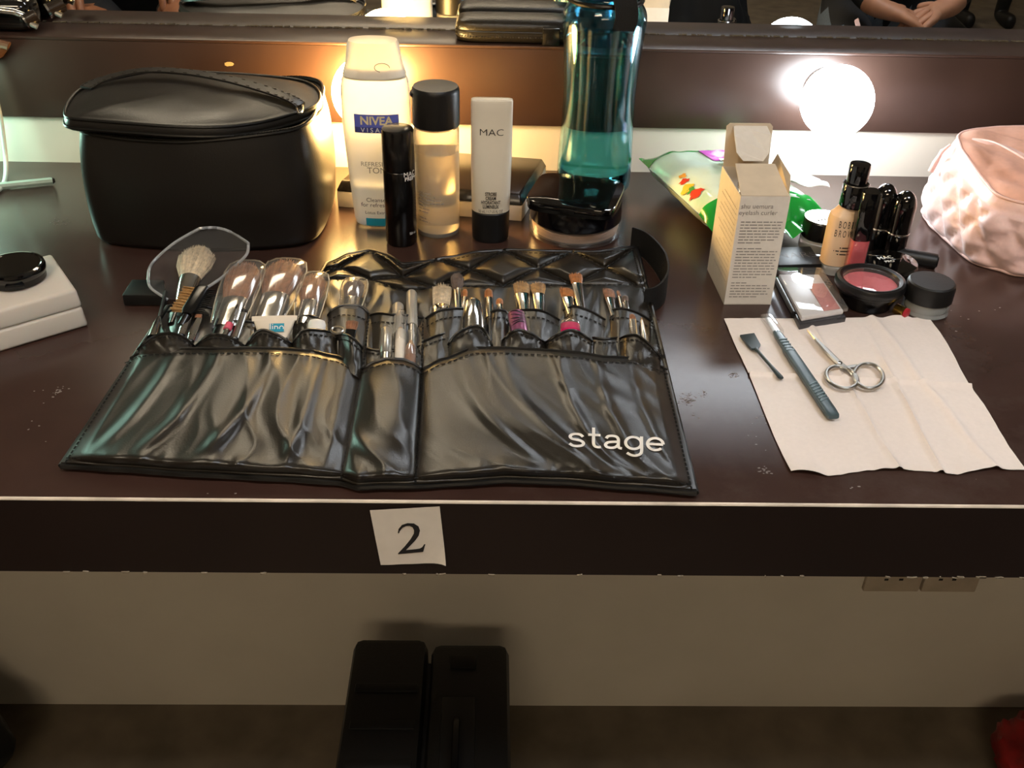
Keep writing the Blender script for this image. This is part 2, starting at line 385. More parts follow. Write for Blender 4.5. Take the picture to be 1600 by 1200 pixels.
# number sign: paper on the fascia
sc4 = [PY(x, y, YF-.0006) for x, y in [(578, 797), (687, 791), (697, 878), (595, 882)]]
sg = thing('number_sign', 'small white paper sign with a black number 2 stuck on the counter front', 'sign', sc4[3])
def signf(u, v):
    t_ = sc4[0].lerp(sc4[1], u); b_ = sc4[3].lerp(sc4[2], u); p = b_.lerp(t_, v)
    return p+V((0, -.0004-.003*(u**10)*(1-v)**8-.0004*abs(nz(u*3, v*3)), 0))
vs, fs = grid(signf, 16, 16); n = len(vs)
mk('paper', (vs+[v+V((0, .0003, 0)) for v in vs], fs+[tuple(i+n for i in f[::-1]) for f in fs]), mat('sign_paper', 'cfc6ba', .8, ns=120, nc=.03), sg)
two = [(.02, .70), (.05, .84), (.16, .96), (.33, 1.0), (.52, .97), (.66, .86), (.70, .72), (.66, .56), (.55, .41), (.36, .22), (.25, .115), (.55, .115), (.68, .125), (.76, .17), (.82, .26), (.855, .25), (.78, 0), (0, 0), (0, .03), (.22, .25), (.40, .46), (.51, .64), (.52, .74), (.48, .84), (.39, .90), (.28, .905), (.17, .86), (.09, .77), (.055, .69)]
bm = bmesh.new()
q0, q1, q2 = PY(622, 866, YF-.0016), PY(665, 862, YF-.0016), PY(619, 819, YF-.0016)
ex, ez = (q1-q0)/.855, (q2-q0)+ (q1-q0)*.02
bv = [bm.verts.new(q0+ex*x+ez*z) for x, z in two]; bm.faces.new(bv); bm.normal_update(); bmesh.ops.triangulate(bm, faces=bm.faces)
bm.verts.index_update(); mkflat('numeral', ([v.co.copy() for v in bm.verts], [tuple(v.index for v in f.verts) for f in bm.faces]), PRINT_K, sg); bm.free()
# ---------------------------------------------------------------- on the floor
CASEM = mat('case_shell', '0d0c0b', .5, ns=300, nb=.25)
fx0, fx1 = P(553, 1000, -.54).x, P(790, 1000, -.54).x; xm = P(672, 1000, -.54).x
tc_ = thing('equipment_case', 'black two-part case standing on the floor under the counter', 'case', ((fx0+fx1)/2, .66, 0))
mk('shell', bx(fx0, xm-.0022, .50, .826, .012, .262, .011), CASEM, tc_)
mk('shell', bx(xm+.0022, fx1+.004, .50, .822, .012, .258, .011), CASEM, tc_)
mk('hinge_spine', bx(xm-.0021, xm+.0021, .505, .80, .02, .245), BLKM, tc_)
hd = [V((xm+.035, .66+.05*math.cos(a), .257+.018*math.sin(a))) for a in [i*PI/12 for i in range(13)]]
mk('handle', tube(hd, .004), BLK, tc_); mk('handle_recess', bx(xm+.018, xm+.055, .57, .74, .256, .2595, .001), BLKM, tc_)
mk('latch', box((xm+.04, .79, .2585), (.03, .018, .005), .001), ZIP, tc_)
for y in (.55, .60, .65, .70, .75): mk('rib', box(((fx0+xm)/2, y, .262), (.07, .012, .004), .0015), CASEM, tc_)
for x in (fx0+.02, fx1-.02):
    for y in (.52, .80): mk('foot', cyl((x, y, 0), .009, .013, 16), BLKM, tc_)
def lump(c, s, amp, seed, m, name, label, cat, fr=2.2, p=2.6):
    n_, k = 40, 22; loops = []
    for i in range(k+1):
        a = PI*i/k; z = -math.cos(a); r = max(.002, math.sin(a))**.75; l = []
        for j in range(n_):
            th = 2*PI*j/n_; ca, sa = math.cos(th), math.sin(th); q = 1/((abs(ca)**p+abs(sa)**p)**(1/p))
            w = 1+amp*noise.noise(V((ca*fr, sa*fr, z*fr+seed)))+amp*.5*noise.noise(V((ca*fr*3, sa*fr*3, z*fr*3+seed)))
            l.append(V((c[0]+s[0]*r*q*ca*w, c[1]+s[1]*r*q*sa*w, max(.001, c[2]+s[2]*(1+z)*(w if z > 0 else 1)))))
        loops.append(l)
    return tag(mk(name, loft(loops), m, smooth=60), label, cat)
lump((-.70, .79, .002), (.10, .08, .09), .14, 3, mat('bag_nylon', '0d0d0e', .6, nb=.3, ns=200), 'floor_bag', 'slumped black bag on the floor under the counter', 'bag')
rb = thing('red_bag', 'red bag with a black panel on the floor under the wall sockets', 'bag', (.745, .80, 0))
vf = lump((.75, .80, .002), (.075, .075, .05), .2, 9, mat('red_nylon', '8e1414', .5, ns=40, nc=.3), 'tmp', 'x', 'y')
me = vf.data; rbo = vf; rbo.name = 'body'; rbo.parent = rb; rbo.location = rbo.location-rb.location
for k in ('label', 'category'): del rbo[k]
mk('panel', xf(lathe([(.0005, .0), (.03, .002), (.036, .007), (.02, .016), (.0005, .018)], n=28, sy=.7), Matrix.Translation((.735, .775, .088)) @ Matrix.Rotation(.5, 4, 'X')), mat('bag_black', '0e0c0c', .6), rb)
# ================================================================ bottles and make-up on the counter
def wrap(vf, c, rad, x0, z0, eps=.00025, rot=0):
    """bend flat lettering (x, y) round an upright body; rad(z) gives its half width and half depth"""
    def f(v):
        rx, ry = rad(z0+v.y); a = (x0+v.x)/((rx+ry)/2)+rot
        return V((c.x+(rx+eps)*math.sin(a), c.y-(ry+eps)*math.cos(a), T+z0+v.y))
    return mapv(vf, f)
def flatfront(vf, c, rad, x0, z0, eps=.0003):   # for flat oval bottles: projected on to the front
    def f(v):
        rx, ry = rad(z0+v.y); x = x0+v.x; k = min(.999, abs(x/rx))
        return V((c.x+x, c.y-ry*(1-k**2.6)**(1/2.6)-eps, T+z0+v.y))
    return mapv(vf, f)
def prad(prof):
    pr = sorted([(z, r) for r, z in prof])
    def f(z):
        for a, b in zip(pr, pr[1:]):
            if a[0] <= z <= b[0]: return lerp(a[1], b[1], (z-a[0])/(b[0]-a[0]+1e-9))
        return pr[-1][1] if z > pr[-1][0] else pr[0][1]
    return f
def hz(x, y, Y): return PY(x, y, Y).z-T
# ---- white toner bottle
b0 = P(594, 358); c = V((b0.x, b0.y+.017, T))
H = hz(588, 60, c.y); hc = hz(591, 118, c.y)
TON = mat('toner_plastic', 'e9eef4', .35, trans=.35, ior=1.3, sss=.0, nc=.02)
TONC = mat('toner_cap', 'eeeae0', .4, trans=.25, ior=1.3, nc=.02)
W2 = .0455*.62
t = thing('toner_bottle', 'tall white translucent toner bottle with a blue label, in front of the warm bulb', 'bottle', c)
prof = [(W2*.70, 0), (W2*.78, .0015), (W2*.82, .006), (W2*.90, .04), (W2*.97, .075), (W2, .09), (W2*.99, hc-.012), (W2*.95, hc-.003), (W2*.90, hc)]
mk('body', lathe(prof, c, 56, 1, .62, 2.6), TON, t)
ca = mk('cap', lathe([(W2*.87, hc+.0006), (W2*.90, hc+.002), (W2*.80, H-.018), (W2*.73, H-.004), (W2*.68, H-.001), (W2*.5, H)], c, 56, 1, .66, 2.6), TONC, t)
fr = prad(prof); rad = lambda z: (fr(z), fr(z)*.62)
zl = [hz(600, y, c.y-.015) for y in (178, 198, 207)]
LAB = mat('label_blue', '5a63b8', .5); LABD = mat('label_navy', '39407e', .5); TEAL = mat('label_teal', '1f8fae', .5)
def patch(x0, x1, z0, z1): return grid(lambda u, v: V((lerp(x0, x1, u), lerp(z0, z1, v), 0)), 14, 4)
xo = P(565, 330).x-c.x
mk('label', flatfront(patch(-.0165, .0195, zl[1], zl[0]), c, rad, 0, 0, .0002), LAB, t)
mk('label', flatfront(patch(-.0165, .0195, zl[2], zl[1]), c, rad, 0, 0, .0002), LABD, t)
def tl(s, size, x, z, m, bold=0): mkflat('lettering', flatfront(text(s, size, .002, bold), c, rad, x, z, .0005), m, t)
tl('NIVEA', .0095, .0015, (zl[0]+zl[1])/2, mat('print_gold', 'd8c9a0', .5), .03)
tl('V I S A G E', .0055, .0012, (zl[1]+zl[2])/2, PRINT_W)
tl('REFRESHING', .0055, .002, hz(590, 256, c.y-.015), mat('print_steel', '7d8894', .6))
tl('TONER', .0075, .004, hz(590, 266, c.y-.015), mat('print_steel', '', .6))
for k, (s, y) in enumerate([('Cleanses', 312), ('for refreshed', 320), ('Lotus Extract', 332)]):
    tl(s, .0052 if k < 2 else .004, -.0015, hz(590, y, c.y-.014), mat('print_blue', '31466e', .6))
mk('label', flatfront(patch(-.012, .012, hz(590, 353, c.y-.014), hz(590, 341, c.y-.014)), c, rad, 0, 0, .0002), TEAL, t)
ring = [V((c.x+.008+.006*math.cos(a), c.y-W2*.66*.80-.0006, T+(hc+H)/2-.004+.0035*math.sin(a))) for a in [i*2*PI/20 for i in range(15)]]
mk('cap_mark', tube(ring, .0003, 6), PRINT_G, ca)
# ---- black tube bottle
def axis_bottle(px, yf, wpx, xt, yt):
    r = wpx*SC(px, yf)/2; p = P(px, yf); c = V((p.x, p.y+r, T)); return c, r, hz(xt, yt, c.y)
c, r, H = axis_bottle(626, 388, 49, 616, 199)
t = thing('primer_bottle', 'slim glossy black bottle standing before the white toner bottle', 'bottle', c)
PRIM = mat('primer_black', '0c0a09', .18, spec=.6)
hs = hz(620, 272, c.y-r)
mk('body', lathe([(r*.9, 0), (r, .002), (r, hs-.0006), (r*.96, hs)], c, 40), PRIM, t)
mk('cap', lathe([(r*.97, hs+.0003), (r, hs+.001), (r*.99, H-.002), (r*.95, H-.0006), (r*.86, H)], c, 40), mat('primer_cap', '0d0b0a', .22, spec=.7), t)
R_ = lambda z: (r, r)
mkflat('lettering', wrap(text('MAC', .0055, .002), c, R_, .0105, hz(640, 275, c.y-r)), PRINT_W, t)
mkflat('lettering', wrap(text('PREP+', .0045, .002, .02), c, R_, .0115, hz(640, 282, c.y-r)), PRINT_W, t)
mkflat('lettering', wrap(text('50 mL', .003, .002), c, R_, .012, .012), PRINT_W, t)
# ---- clear setting-spray bottle with black cap
c, r, H = axis_bottle(683, 375, 71, 682, 134)
hcb = hz(682, 207, c.y-r)
t = thing('setting_spray', 'round frosted clear bottle half full of liquid with a wide black cap', 'bottle', c)
FROST = mat('frosted_plastic', 'f1ece2', .22, trans=.82, ior=1.2, nc=.02)
mk('body', lathe([(r*.80, 0), (r*.93, .001), (r*.97, .004), (r*.97, hcb-.004), (r*.93, hcb-.001), (r*.8, hcb)], c, 48), FROST, t)
lv = hz(682, 247, c.y-r)
mk('liquid', lathe([(r*.85, .004), (r*.89, .006), (r*.89, lv)], c, 40), mat('liquid', 'e9e0c8', .15, trans=.8, ior=1.2, nc=0), t)
cp = mk('cap', lathe([(r*.97, hcb+.0004), (r, hcb+.001), (r, H-.004), (r*.98, H-.0015), (r*.93, H), (r*.2, H+.0006)], c, 48), mat('cap_black', '161413', .38, ns=900, nb=.1), t)
mk('cap_hinge', tube([c+V((r*math.cos(a), r*math.sin(a), H-.006)) for a in [PI*(.9+i*.2/8) for i in range(9)]], .0016, 8), BLKM, cp)
R2 = lambda z: (r*.97, r*.97)
mkflat('lettering', wrap(dashes(-.017, .006, [(.040-k*.0028, [.6, .7, .9, 1, .45, .55, .5, .0, .35, .5][k]) for k in range(10)], .0018, 5), c, R2, 0, 0, .0003), PRINT_G, t)
# ---- white cream tube on its black cap
p = P(766, 381); c = V((p.x, p.y+.012, T)); H = hz(766, 158, c.y); hk = hz(766, 335, c.y-.012); w = 60*SC(766, 360)/2
t = thing('cream_tube', 'upright off-white cream tube standing on its black cap', 'tube', c)
mk('cap', lathe([(w*.86, 0), (w*.93, .002), (w*.95, hk-.0008), (w*.9, hk)], c, 44, 1, .80, 2.2), BLKM, t)
loops = []
for k in range(13):
    f = k/12; z = lerp(hk+.0006, H, f); a = w*lerp(.95, 1.0, min(1, f*2)); d = w*lerp(.78, .34, sm(.15, 1, f)); pw = lerp(2.2, 4.5, f)
    loops.append((a, d, z, pw))
loops += [(w*.98, w*.30, H+.0015, 4.5), (w*.9, w*.2, H+.0022, 4.5)]
def sect(a, d, z, pw, n=44):
    l = []
    for j in range(n):
        an = 2*PI*j/n; x, y = math.cos(an), math.sin(an); q = 1/((abs(x)**pw+abs(y)**pw)**(1/pw)); l.append(V((c.x+a*q*x, c.y+d*q*y, T+z)))
    return l
mk('body', loft([sect(*q) for q in loops]), mat('tube_white', 'd6cdbb', .3, coat=.3, nc=.02), t)
def trad(z):
    f = min(1, max(0, (z-hk)/(H-hk))); return w*lerp(.95, 1, min(1, f*2)), w*lerp(.78, .34, sm(.15, 1, f))
def tt(s, size, x, y, bold=0):
    z = hz(766, y, c.y-.008); mkflat('lettering', flatfront(mapv(text(s, size, .002, bold), lambda v: V((v.x*(1.25 if s == 'MAC' else .62), v.y, 0))), c, trad, x, z, .0005), PRINT_K, t)
tt('MAC', .0075, 0, 208, -.01)
for s, y in (('STROBE', 300), ('CREAM', 306.5), ('HYDRATANT', 313), ('LUMINEUX', 319.5)): tt(s, .0043, 0, y, .02)
tt('50 mL / 1.7 US FL OZ', .0036, 0, 327, .0)
# ---- flat palette box
A, B = P(528, 323), P(815, 346); D = P(854, 246, .024); D.z = T
ex = (B-A); dy = (D-B)
def pq(u, v, z): return A+ex*u+dy*v+V((0, 0, z))
t = thing('palette_box', 'flat black-lidded white box lying behind the bottles', 'box', A+ex*.5+dy*.5)
mk('base', bevelled(hexa([pq(0, 0, 0), pq(1, 0, 0), pq(1, 1, 0), pq(0, 1, 0)], [pq(0, 0, .0145), pq(1, 0, .0145), pq(1, 1, .0145), pq(0, 1, .0145)]), .0006), mat('box_card', 'cfc4b4', .6), t)
mk('lid', bevelled(hexa([pq(-.004, -.01, .0148), pq(1.004, -.01, .0148), pq(1.004, 1.01, .0148), pq(-.004, 1.01, .0148)], [pq(.02, .04, .024), pq(.98, .04, .024), pq(.98, .96, .024), pq(.02, .96, .024)]), .0015), mat('lid_black', '191513', .22, spec=.6), t)
mk('earphone_wire', tube([pq(.44+.012*k, .38+.05*math.sin(k*1.1), .0246+.0012*abs(math.sin(k*.9))) for k in range(9)], .0006, 6), WHITEP, t)
# ---- loose powder jar with a square compact on top
p = P(903, 391); r = 146*SC(903, 375)/2; c = V((p.x, p.y+r, T)); hl = .0125
t = thing('powder_jar', 'round loose powder jar with a clear base and a dark lid under the square compact', 'jar', c)
mk('base', lathe([(r*.93, 0), (r*.985, .001), (r, .003), (r, hl), (r*.9, hl+.001), (r*.955, .0035), (.001, .003)], c, 56, cap1=False), CLEARH, t)
mk('powder', lathe([(r*.92, .0042), (r*.945, .0112), (.001, .0116)], c, 40), mat('powder', 'b99c8a', .9, ns=120, nc=.1), t)
mk('lid', lathe([(r*.97, hl+.0012), (r*.985, hl+.002), (r*.975, .031), (r*.95, .0335), (r*.8, .0342), (.001, .0342)], c, 56), mat('jar_lid', '0b0a12', .15, spec=.6), t)
q4 = [P(819, 320, .0385), P(955, 345, .0385), P(982, 290, .0385), P(845, 277, .0385)]
ctr = sum(q4, V())/4
ex = ((q4[1]-q4[0])+(q4[2]-q4[3]))/4; ey = ((q4[3]-q4[0])+(q4[2]-q4[1]))/4
tcm = thing('square_compact', 'glossy black square compact lying on the round powder jar', 'compact', V((ctr.x, ctr.y, T+.0343)))
def sq(f, z, n=48, pw=6):
    l = []
    for j in range(n):
        an = 2*PI*j/n+PI/4; x, y = math.cos(an), math.sin(an); q = 1/((abs(x)**pw+abs(y)**pw)**(1/pw)); l.append(V((ctr.x, ctr.y, T))+ex*q*x*f+ey*q*y*f+V((0, 0, z)))
    return l
mk('base', loft([sq(.93, .0345), sq(.98, .0353), sq(.985, .0385)]), BLK, tcm)
mk('lid', loft([sq(.985, .0388), sq(1.0, .0394), sq(1.0, .0425), sq(.985, .0434), sq(.955, .0438), sq(.6, .0440), sq(.2, .0440)]), BLKG, tcm)
mk('clasp', box(V((ctr.x, ctr.y, T+.0395))-ey*1.0, (.012, .002, .004), .0006, rz=math.atan2(ex.y, ex.x)), BLK, tcm)
# ---- blue water bottle
r0_ = .0345; c = V((P(926, 300).x+.001, YW-.0395, T))
def wr(y): return c, y
zs = [0, .004, .010, .030, .060, .095, .125, .150, .165, .174, .181]
ws = [.80, .95, 1.0, 1.0, .965, .945, .975, 1.03, 1.06, 1.02, .90]
t = thing('water_bottle', 'translucent blue-green water bottle with a black carry strap', 'bottle', c)
zt = hz(942, 2, c.y)                       # shoulder height seen at the top of the picture
kz = zt/.181
prof = [(r0_*w_, z*kz) for w_, z in zip(ws, zs)]
def smooth_prof(pr, k=4):
    o = []
    for i in range((len(pr)-1)*k+1): o.append(poly(pr, i/((len(pr)-1)*k)))
    return o
prof = smooth_prof(prof)+[(r0_*.80, zt+.004), (r0_*.78, zt+.010), (r0_*.78, zt+.022)]
inner = [(max(.001, a-.0022), z+(.004 if i < 3 else 0)) for i, (a, z) in enumerate(prof)]
BLUE = mat('blue_plastic', '9fdcef', .05, trans=1, ior=1.42, nc=.0)
WAT = mat('teal_water', 'c4f2ea', .0, trans=1, ior=1.33, nc=0)
mk('body', lathe(prof+inner[::-1], c, 64, cap0=True, cap1=True), BLUE, t, smooth=60)
lvl = hz(930, 74, c.y-.03)
wp = [(max(.001, a-.0030), z+(.006 if z < .01 else 0)) for a, z in prof if z < lvl]
mk('water', lathe(wp+[(wp[-1][0], lvl)], c, 56), WAT, t, smooth=60)
capz = zt+.006
mk('screw_cap', lathe([(r0_*.83, capz), (r0_*.86, capz+.002), (r0_*.86, capz+.024), (r0_*.8, capz+.027), (r0_*.4, capz+.029), (.001, capz+.029)], c, 48), mat('bottle_cap', '123c5c', .3, trans=.3), t)
mk('neck_ring', tube([c+V((r0_*.90*math.cos(a), r0_*.90*math.sin(a), zt+.002)) for a in [2*PI*k/40 for k in range(40)]], .0022, 8, True), BLK, t)
st = []
for k in range(17):
    a = k/16; st.append((c+V((.012+.002*math.sin(a*6), -r0_*1.0-.0012-.004*math.sin(a*PI), zt-.016+.045*a))))
mk('carry_strap', loft([[s+V((-.0095, 0, 0)), s+V((.0095, 0, 0)), s+V((.0095, .0015, 0)), s+V((-.0095, .0015, 0))] for s in st]), WEB, t)
# ---- wet-wipe pack
BLc, BRc, FRc, FLc = V((.146, .915, T)), V((.250, .912, T)), V((.291, .790, T)), V((.186, .768, T))
t = thing('wet_wipe_pack', 'puffy green and white wet-wipe pack lying behind the open carton', 'packet', (BLc+BRc+FRc+FLc)/4)
def pk(u, v):
    return (FLc.lerp(FRc, u)).lerp(BLc.lerp(BRc, u), v)
def pkz(u, v, s):
    e = min(1, max(0, min(v, 1-v)/.13)); q = (1-abs(2*u-1)**3.2)**.6 if 0 < u < 1 else 0
    h = .0185*q*(e**.6)*(1+.12*nz(u*5, v*4))+.0009*nz(u*14, v*9)*e
    return V((0, 0, .0195+s*max(.0004, h)))
PKM = mat('wipe_film', 'cfe2d2', .22, ns=22, nc=.1, col2='8fc79f', thr=(.50, .74), coat=.4, nb=.12)
PKG = mat('green_foil', '1f9a3a', .2, ns=30, nc=.25, coat=.4)
def pfn(s): return lambda u, v: pk(u, .10+.80*v)+pkz(u, .10+.80*v, s)
top, bot = grid(pfn(1), 30, 40), grid(pfn(-1), 30, 40)
mk('pouch', join(top, bot), PKM, t, smooth=70)
for k, (v0, v1, nm) in enumerate([(-.14, .14, 'end_seal'), (.86, 1.03, 'end_seal')]):
    def ef(u, v, v0=v0, v1=v1, k=k):
        vv = lerp(v0, v1, v); free = (1-v) if k == 0 else v
        return pk(-.01+1.02*u, vv)+V((0, 0, .0006))+pkz(u, min(max(vv, .001), .999), 1)+V((0, 0, (.010*nz(u*7, k*5+1)+.002*math.sin(u*40))*free-.006*free*(1-k)))
    mk(nm, slab(ef, 60, 10, .0004), PKG, t, smooth=25)['label'] = 'crinkled bright green foil end seal'
for k, (u, v, w_, colr) in enumerate([(.06, .30, .010, 'c23a22'), (.045, .40, .009, 'd9b93a'), (.07, .48, .007, 'c23a22'), (.05, .36, .006, '3f8f3a'), (.09, .54, .006, 'd99a3a')]):
    ring_ = [(u+.10*w_/.01*(1+.3*math.sin(3*i+k))*.5*math.cos(i*2*PI/14), v+.075*w_/.01*(1+.3*math.sin(2*i+k))*.5*math.sin(i*2*PI/14)) for i in range(14)]
    vs = [pk(u, v)+pkz(max(.002, u), v, 1)+V((-.0003, -.0003, .0006))]+[pk(max(.004, a), b_)+pkz(max(.004, a), b_, 1)+V((-.0003, -.0003, .0005)) for a, b_ in ring_]
    mk('printed_blob', (vs, [(0, i+1, (i+1) % 14+1) for i in range(14)]), mat('blob_%s' % colr, colr, .4), t)
mk('magenta_label', grid(lambda u, v: pk(lerp(.42, .80, u), lerp(.66, .88, v))+pkz(lerp(.42, .80, u), lerp(.66, .88, v), 1)+V((0, 0, .0007)), 14, 12), mat('magenta_print', 'c05ab8', .3, ns=40, col2='f0dcee', thr=(.5, .6)), t)
wf = lambda u, v: pk(lerp(.45, 1.22, u), lerp(.30, .64, v))+V((0, 0, max(.004, .0420+.004*math.sin(u*7+v*3)+.003*nz(u*6, v*5)-.014*u**3)))
tag(mk('wet_wipe', slab(wf, 24, 18, .0005), mat('wipe_cloth', 'ece9e6', .8, ns=500, nb=.2), smooth=40), 'white wipe pulled halfway out of the green packet', 'wipe')
# ---- open carton
FL, FR, BL = P(1131, 476), P(1204, 476), P(1105, 421)
e1 = FR-FL; e2 = BL-FL; e2.z = e1.z = 0
HB = hz(1158, 307, FL.y)
CARD = mat('carton_card', 'd9d2c8', .6, ns=200, nc=.03); CARDI = mat('carton_inside', 'c9b9a2', .7)
t = thing('open_carton', 'tall white printed carton standing with its lid flap open', 'carton', FL+e1*.5+e2*.5)
def cq(u, v, z): return FL+e1*u+e2*v+V((0, 0, z))
def wall(u0, v0, u1, v1, th=.0005, z0=0, z1=HB):
    a, b_ = cq(u0, v0, z0), cq(u1, v1, z0); d = (b_-a).normalized(); n_ = V((-d.y, d.x, 0))*th
    return hexa([a, b_, b_+n_, a+n_], [x+V((0, 0, z1-z0)) for x in (a, b_, b_+n_, a+n_)])
for nm, w_ in (('front_panel', wall(0, 0, 1, 0)), ('side_panel', wall(1, 0, 1, 1)), ('back_panel', wall(1, 1, 0, 1)), ('side_panel', wall(0, 1, 0, 0))): mk(nm, w_, CARD, t, smooth=0)
mk('bottom_panel', hexa([cq(0, 0, 0), cq(1, 0, 0), cq(1, 1, 0), cq(0, 1, 0)], [cq(0, 0, .0006), cq(1, 0, .0006), cq(1, 1, .0006), cq(0, 1, .0006)]), CARD, t, smooth=0)
def sheet(pts, n_, m, nm, th=.0005):
    pts = [V(p_) for p_ in pts]; k = len(pts); return mk(nm, (pts+[p_+V(n_)*th for p_ in pts], [tuple(range(k)), tuple(range(k, 2*k))[::-1]]+[(i, (i+1) % k, k+(i+1) % k, k+i) for i in range(k)]), m, t, smooth=0)
mk_f = lambda u, f: cq(u, .03+f*.62, HB-.0005+f*.010)
sheet([mk_f(.02, 0), mk_f(.98, 0), mk_f(.93, 1), mk_f(.10, 1)], (0, 0, 1), CARDI, 'dust_flap')
lh = hz(1135, 196, BL.y)-HB
def ld(u, f): return cq(u, 1+.10*f, HB+lh*f)
sheet([ld(.02, 0), ld(.98, 0), ld(.99, .93), ld(.93, 1), ld(.08, 1), ld(.01, .93)], (0, -1, 0), CARDI, 'lid')
def tk(u, f): return cq(u, 1.10-.36*f, HB+lh-.002-.020*f+.006*math.sin(f*PI))
tp = [tk(.16, 0), tk(.86, 0), tk(.90, .5), tk(.84, .86), tk(.72, 1), tk(.30, 1), tk(.16, .86), tk(.12, .5)]
sheet(tp, (0, -.5, .8), CARD, 'tuck_flap')
def sdl(f, g): return cq(1+.01, lerp(.98, .28, g), HB+.012*f*(1-.5*g))
sheet([cq(1.0, .96, HB), cq(1.0, .06, HB), cq(1.10, .30, HB+.009), cq(1.07, .86, HB+.013)], (-.6, 0, .6), CARDI, 'dust_flap')
def onfront(vf): return mapv(vf, lambda v: FL+e1.normalized()*v.x+V((0, -.0003, v.y)))
w1 = e1.length
mkflat('lettering', onfront(mv(text('shu uemura', .0050, .003), (w1*.36, HB-.0075, 0))), PRINT_G, t)
mkflat('lettering', onfront(mv(text('eyelash curler', .0050, .003), (w1*.40, HB-.0125, 0))), PRINT_G, t)
mkflat('fine_print', onfront(dashes(w1*.08, w1*.93, [(HB-.020-k*.00235, [1, .97, .99, .95, 1, .98, .9, .55, 0, .6, 1, .98, .96, 1, .97, .99, 1, .94, .98, .6, 0, .4, .9, .98, .9, .95, .7, 0, .5][k]) for k in range(28)], .0014, 3)), PRINT_G, t)
mkflat('fine_print', mapv(dashes(.004, e2.length*.9, [(HB-.012-k*.0042, [.8, .9, .7, .9, .95, .6, .9, .8, .5, .7, .9, .6, .8, .4][k % 14]) for k in range(15)], .0013, 8), lambda v: FL+e2.normalized()*v.x+V((-.0003, 0, v.y))), mat('print_faint', 'b9b2aa', .7), t)
lc = thing('eyelash_curler', 'metal eyelash curler tucked inside the open carton', 'eyelash curler', cq(.3, .55, .0008))
mk('frame', join(tube([cq(.22, .45, .0016), cq(.25, .5, .05), cq(.22, .5, HB-.012)], .0014), tube([cq(.5, .62, .0016), cq(.45, .6, .05), cq(.40, .6, HB-.016)], .0014)), STEEL, lc)
mk('clamp', tube([cq(.22+.18*k/8, .5+.25*math.sin(k/8*PI), HB-.010+.003*math.sin(k/8*PI)) for k in range(9)], .0013), CHROME, lc)
# ---- small black jar behind the foundation
p = P(1286, 402); c = V((p.x, p.y+.017, T)); r = .0165
t = thing('cream_pot', 'small black-lidded pot behind the foundation bottle, next to the green foil', 'jar', c)
mk('base', lathe([(r*.9, 0), (r, .002), (r, .010), (r*.92, .0115)], c, 40), mat('pot_glass', 'dfe2e2', .08, trans=.6, ior=1.4), t)
ld_ = mk('lid', lathe([(r*.94, .0118), (r*.97, .0125), (r*.97, .027), (r*.9, .0285), (.001, .0287)], c, 40), BLK, t)
mk('lid_rim', tube([c+V((r*.93*math.cos(a), r*.93*math.sin(a), .0284)) for a in [2*PI*k/36 for k in range(36)]], .0004, 6, True), CHROME, ld_)
for k in range(5): mk('lid_mark', box(c+V((-.006+.003*k, -.0055+.0012*k, .0290)), (.0012, .0035, .0004), 0, rz=-.3), PRINT_W, ld_, smooth=0)
# ---- foundation bottle
p = P(1314, 433); r = 61*SC(1314, 425)/2; c = V((p.x, p.y+r*.72, T))
hs_, hn, hcol, ht = hz(1336, 330, c.y), hz(1340, 322, c.y), hz(1342, 285, c.y), hz(1352, 256, c.y)
t = thing('foundation_bottle', 'beige liquid foundation in a glass bottle with a black pump cap', 'bottle', c)
SKIN = mat('foundation_beige', 'd7b795', .3, nc=.02)
r2 = r*.94
prof = [(r2*.9, 0), (r2, .0015), (r2, hs_-.006), (r2*.95, hs_-.002), (r2*.80, hs_), (r2*.6, hn)]
mk('glass_base', lathe([(r2*.9, 0), (r2, .0012), (r2, .0082), (r2*.9, .0086)], c, 48, 1, .72, 2.8), mat('thick_glass', 'cfcac2', .1, trans=.5), t)
mk('body', lathe([(r2, .0088)]+prof[2:], c, 48, 1, .72, 2.8), SKIN, t)
rc = r*.60
mk('collar', lathe([(rc*.96, hn+.0004), (rc, hn+.001), (rc, hcol-.0008), (rc*.95, hcol)], c, 36), BLKG, t)
mk('collar_ring', tube([c+V((rc*math.cos(a), rc*math.sin(a), hcol-.0007)) for a in [2*PI*k/36 for k in range(36)]], .0005, 6, True), CHROME, t)
ru = r*.50
mk('pump_cap', lathe([(ru*.98, hcol), (ru, hcol+.001), (ru, ht-.0015), (ru*.95, ht), (.001, ht+.0003)], c, 36), BLKG, t)
frf = prad(prof); rad = lambda z: (frf(z), frf(z)*.72)
for s, y, sz in (('BOBBI', 352, .0066), ('BROWN', 366, .0066)):
    mkflat('lettering', flatfront(mapv(text(' '.join(s), sz, .002), lambda v: V((v.x*.52, v.y*1.25, 0))), c, rad, -.0035, hz(1322, y, c.y-.01)), PRINT_K, t)
mkflat('lettering', flatfront(dashes(-.012, .005, [(hz(1318, 388, c.y-.01), .9), (hz(1318, 393, c.y-.01), .8), (hz(1318, 398, c.y-.01), .7)], .0018, 2), c, rad, 0, 0), PRINT_K, t)
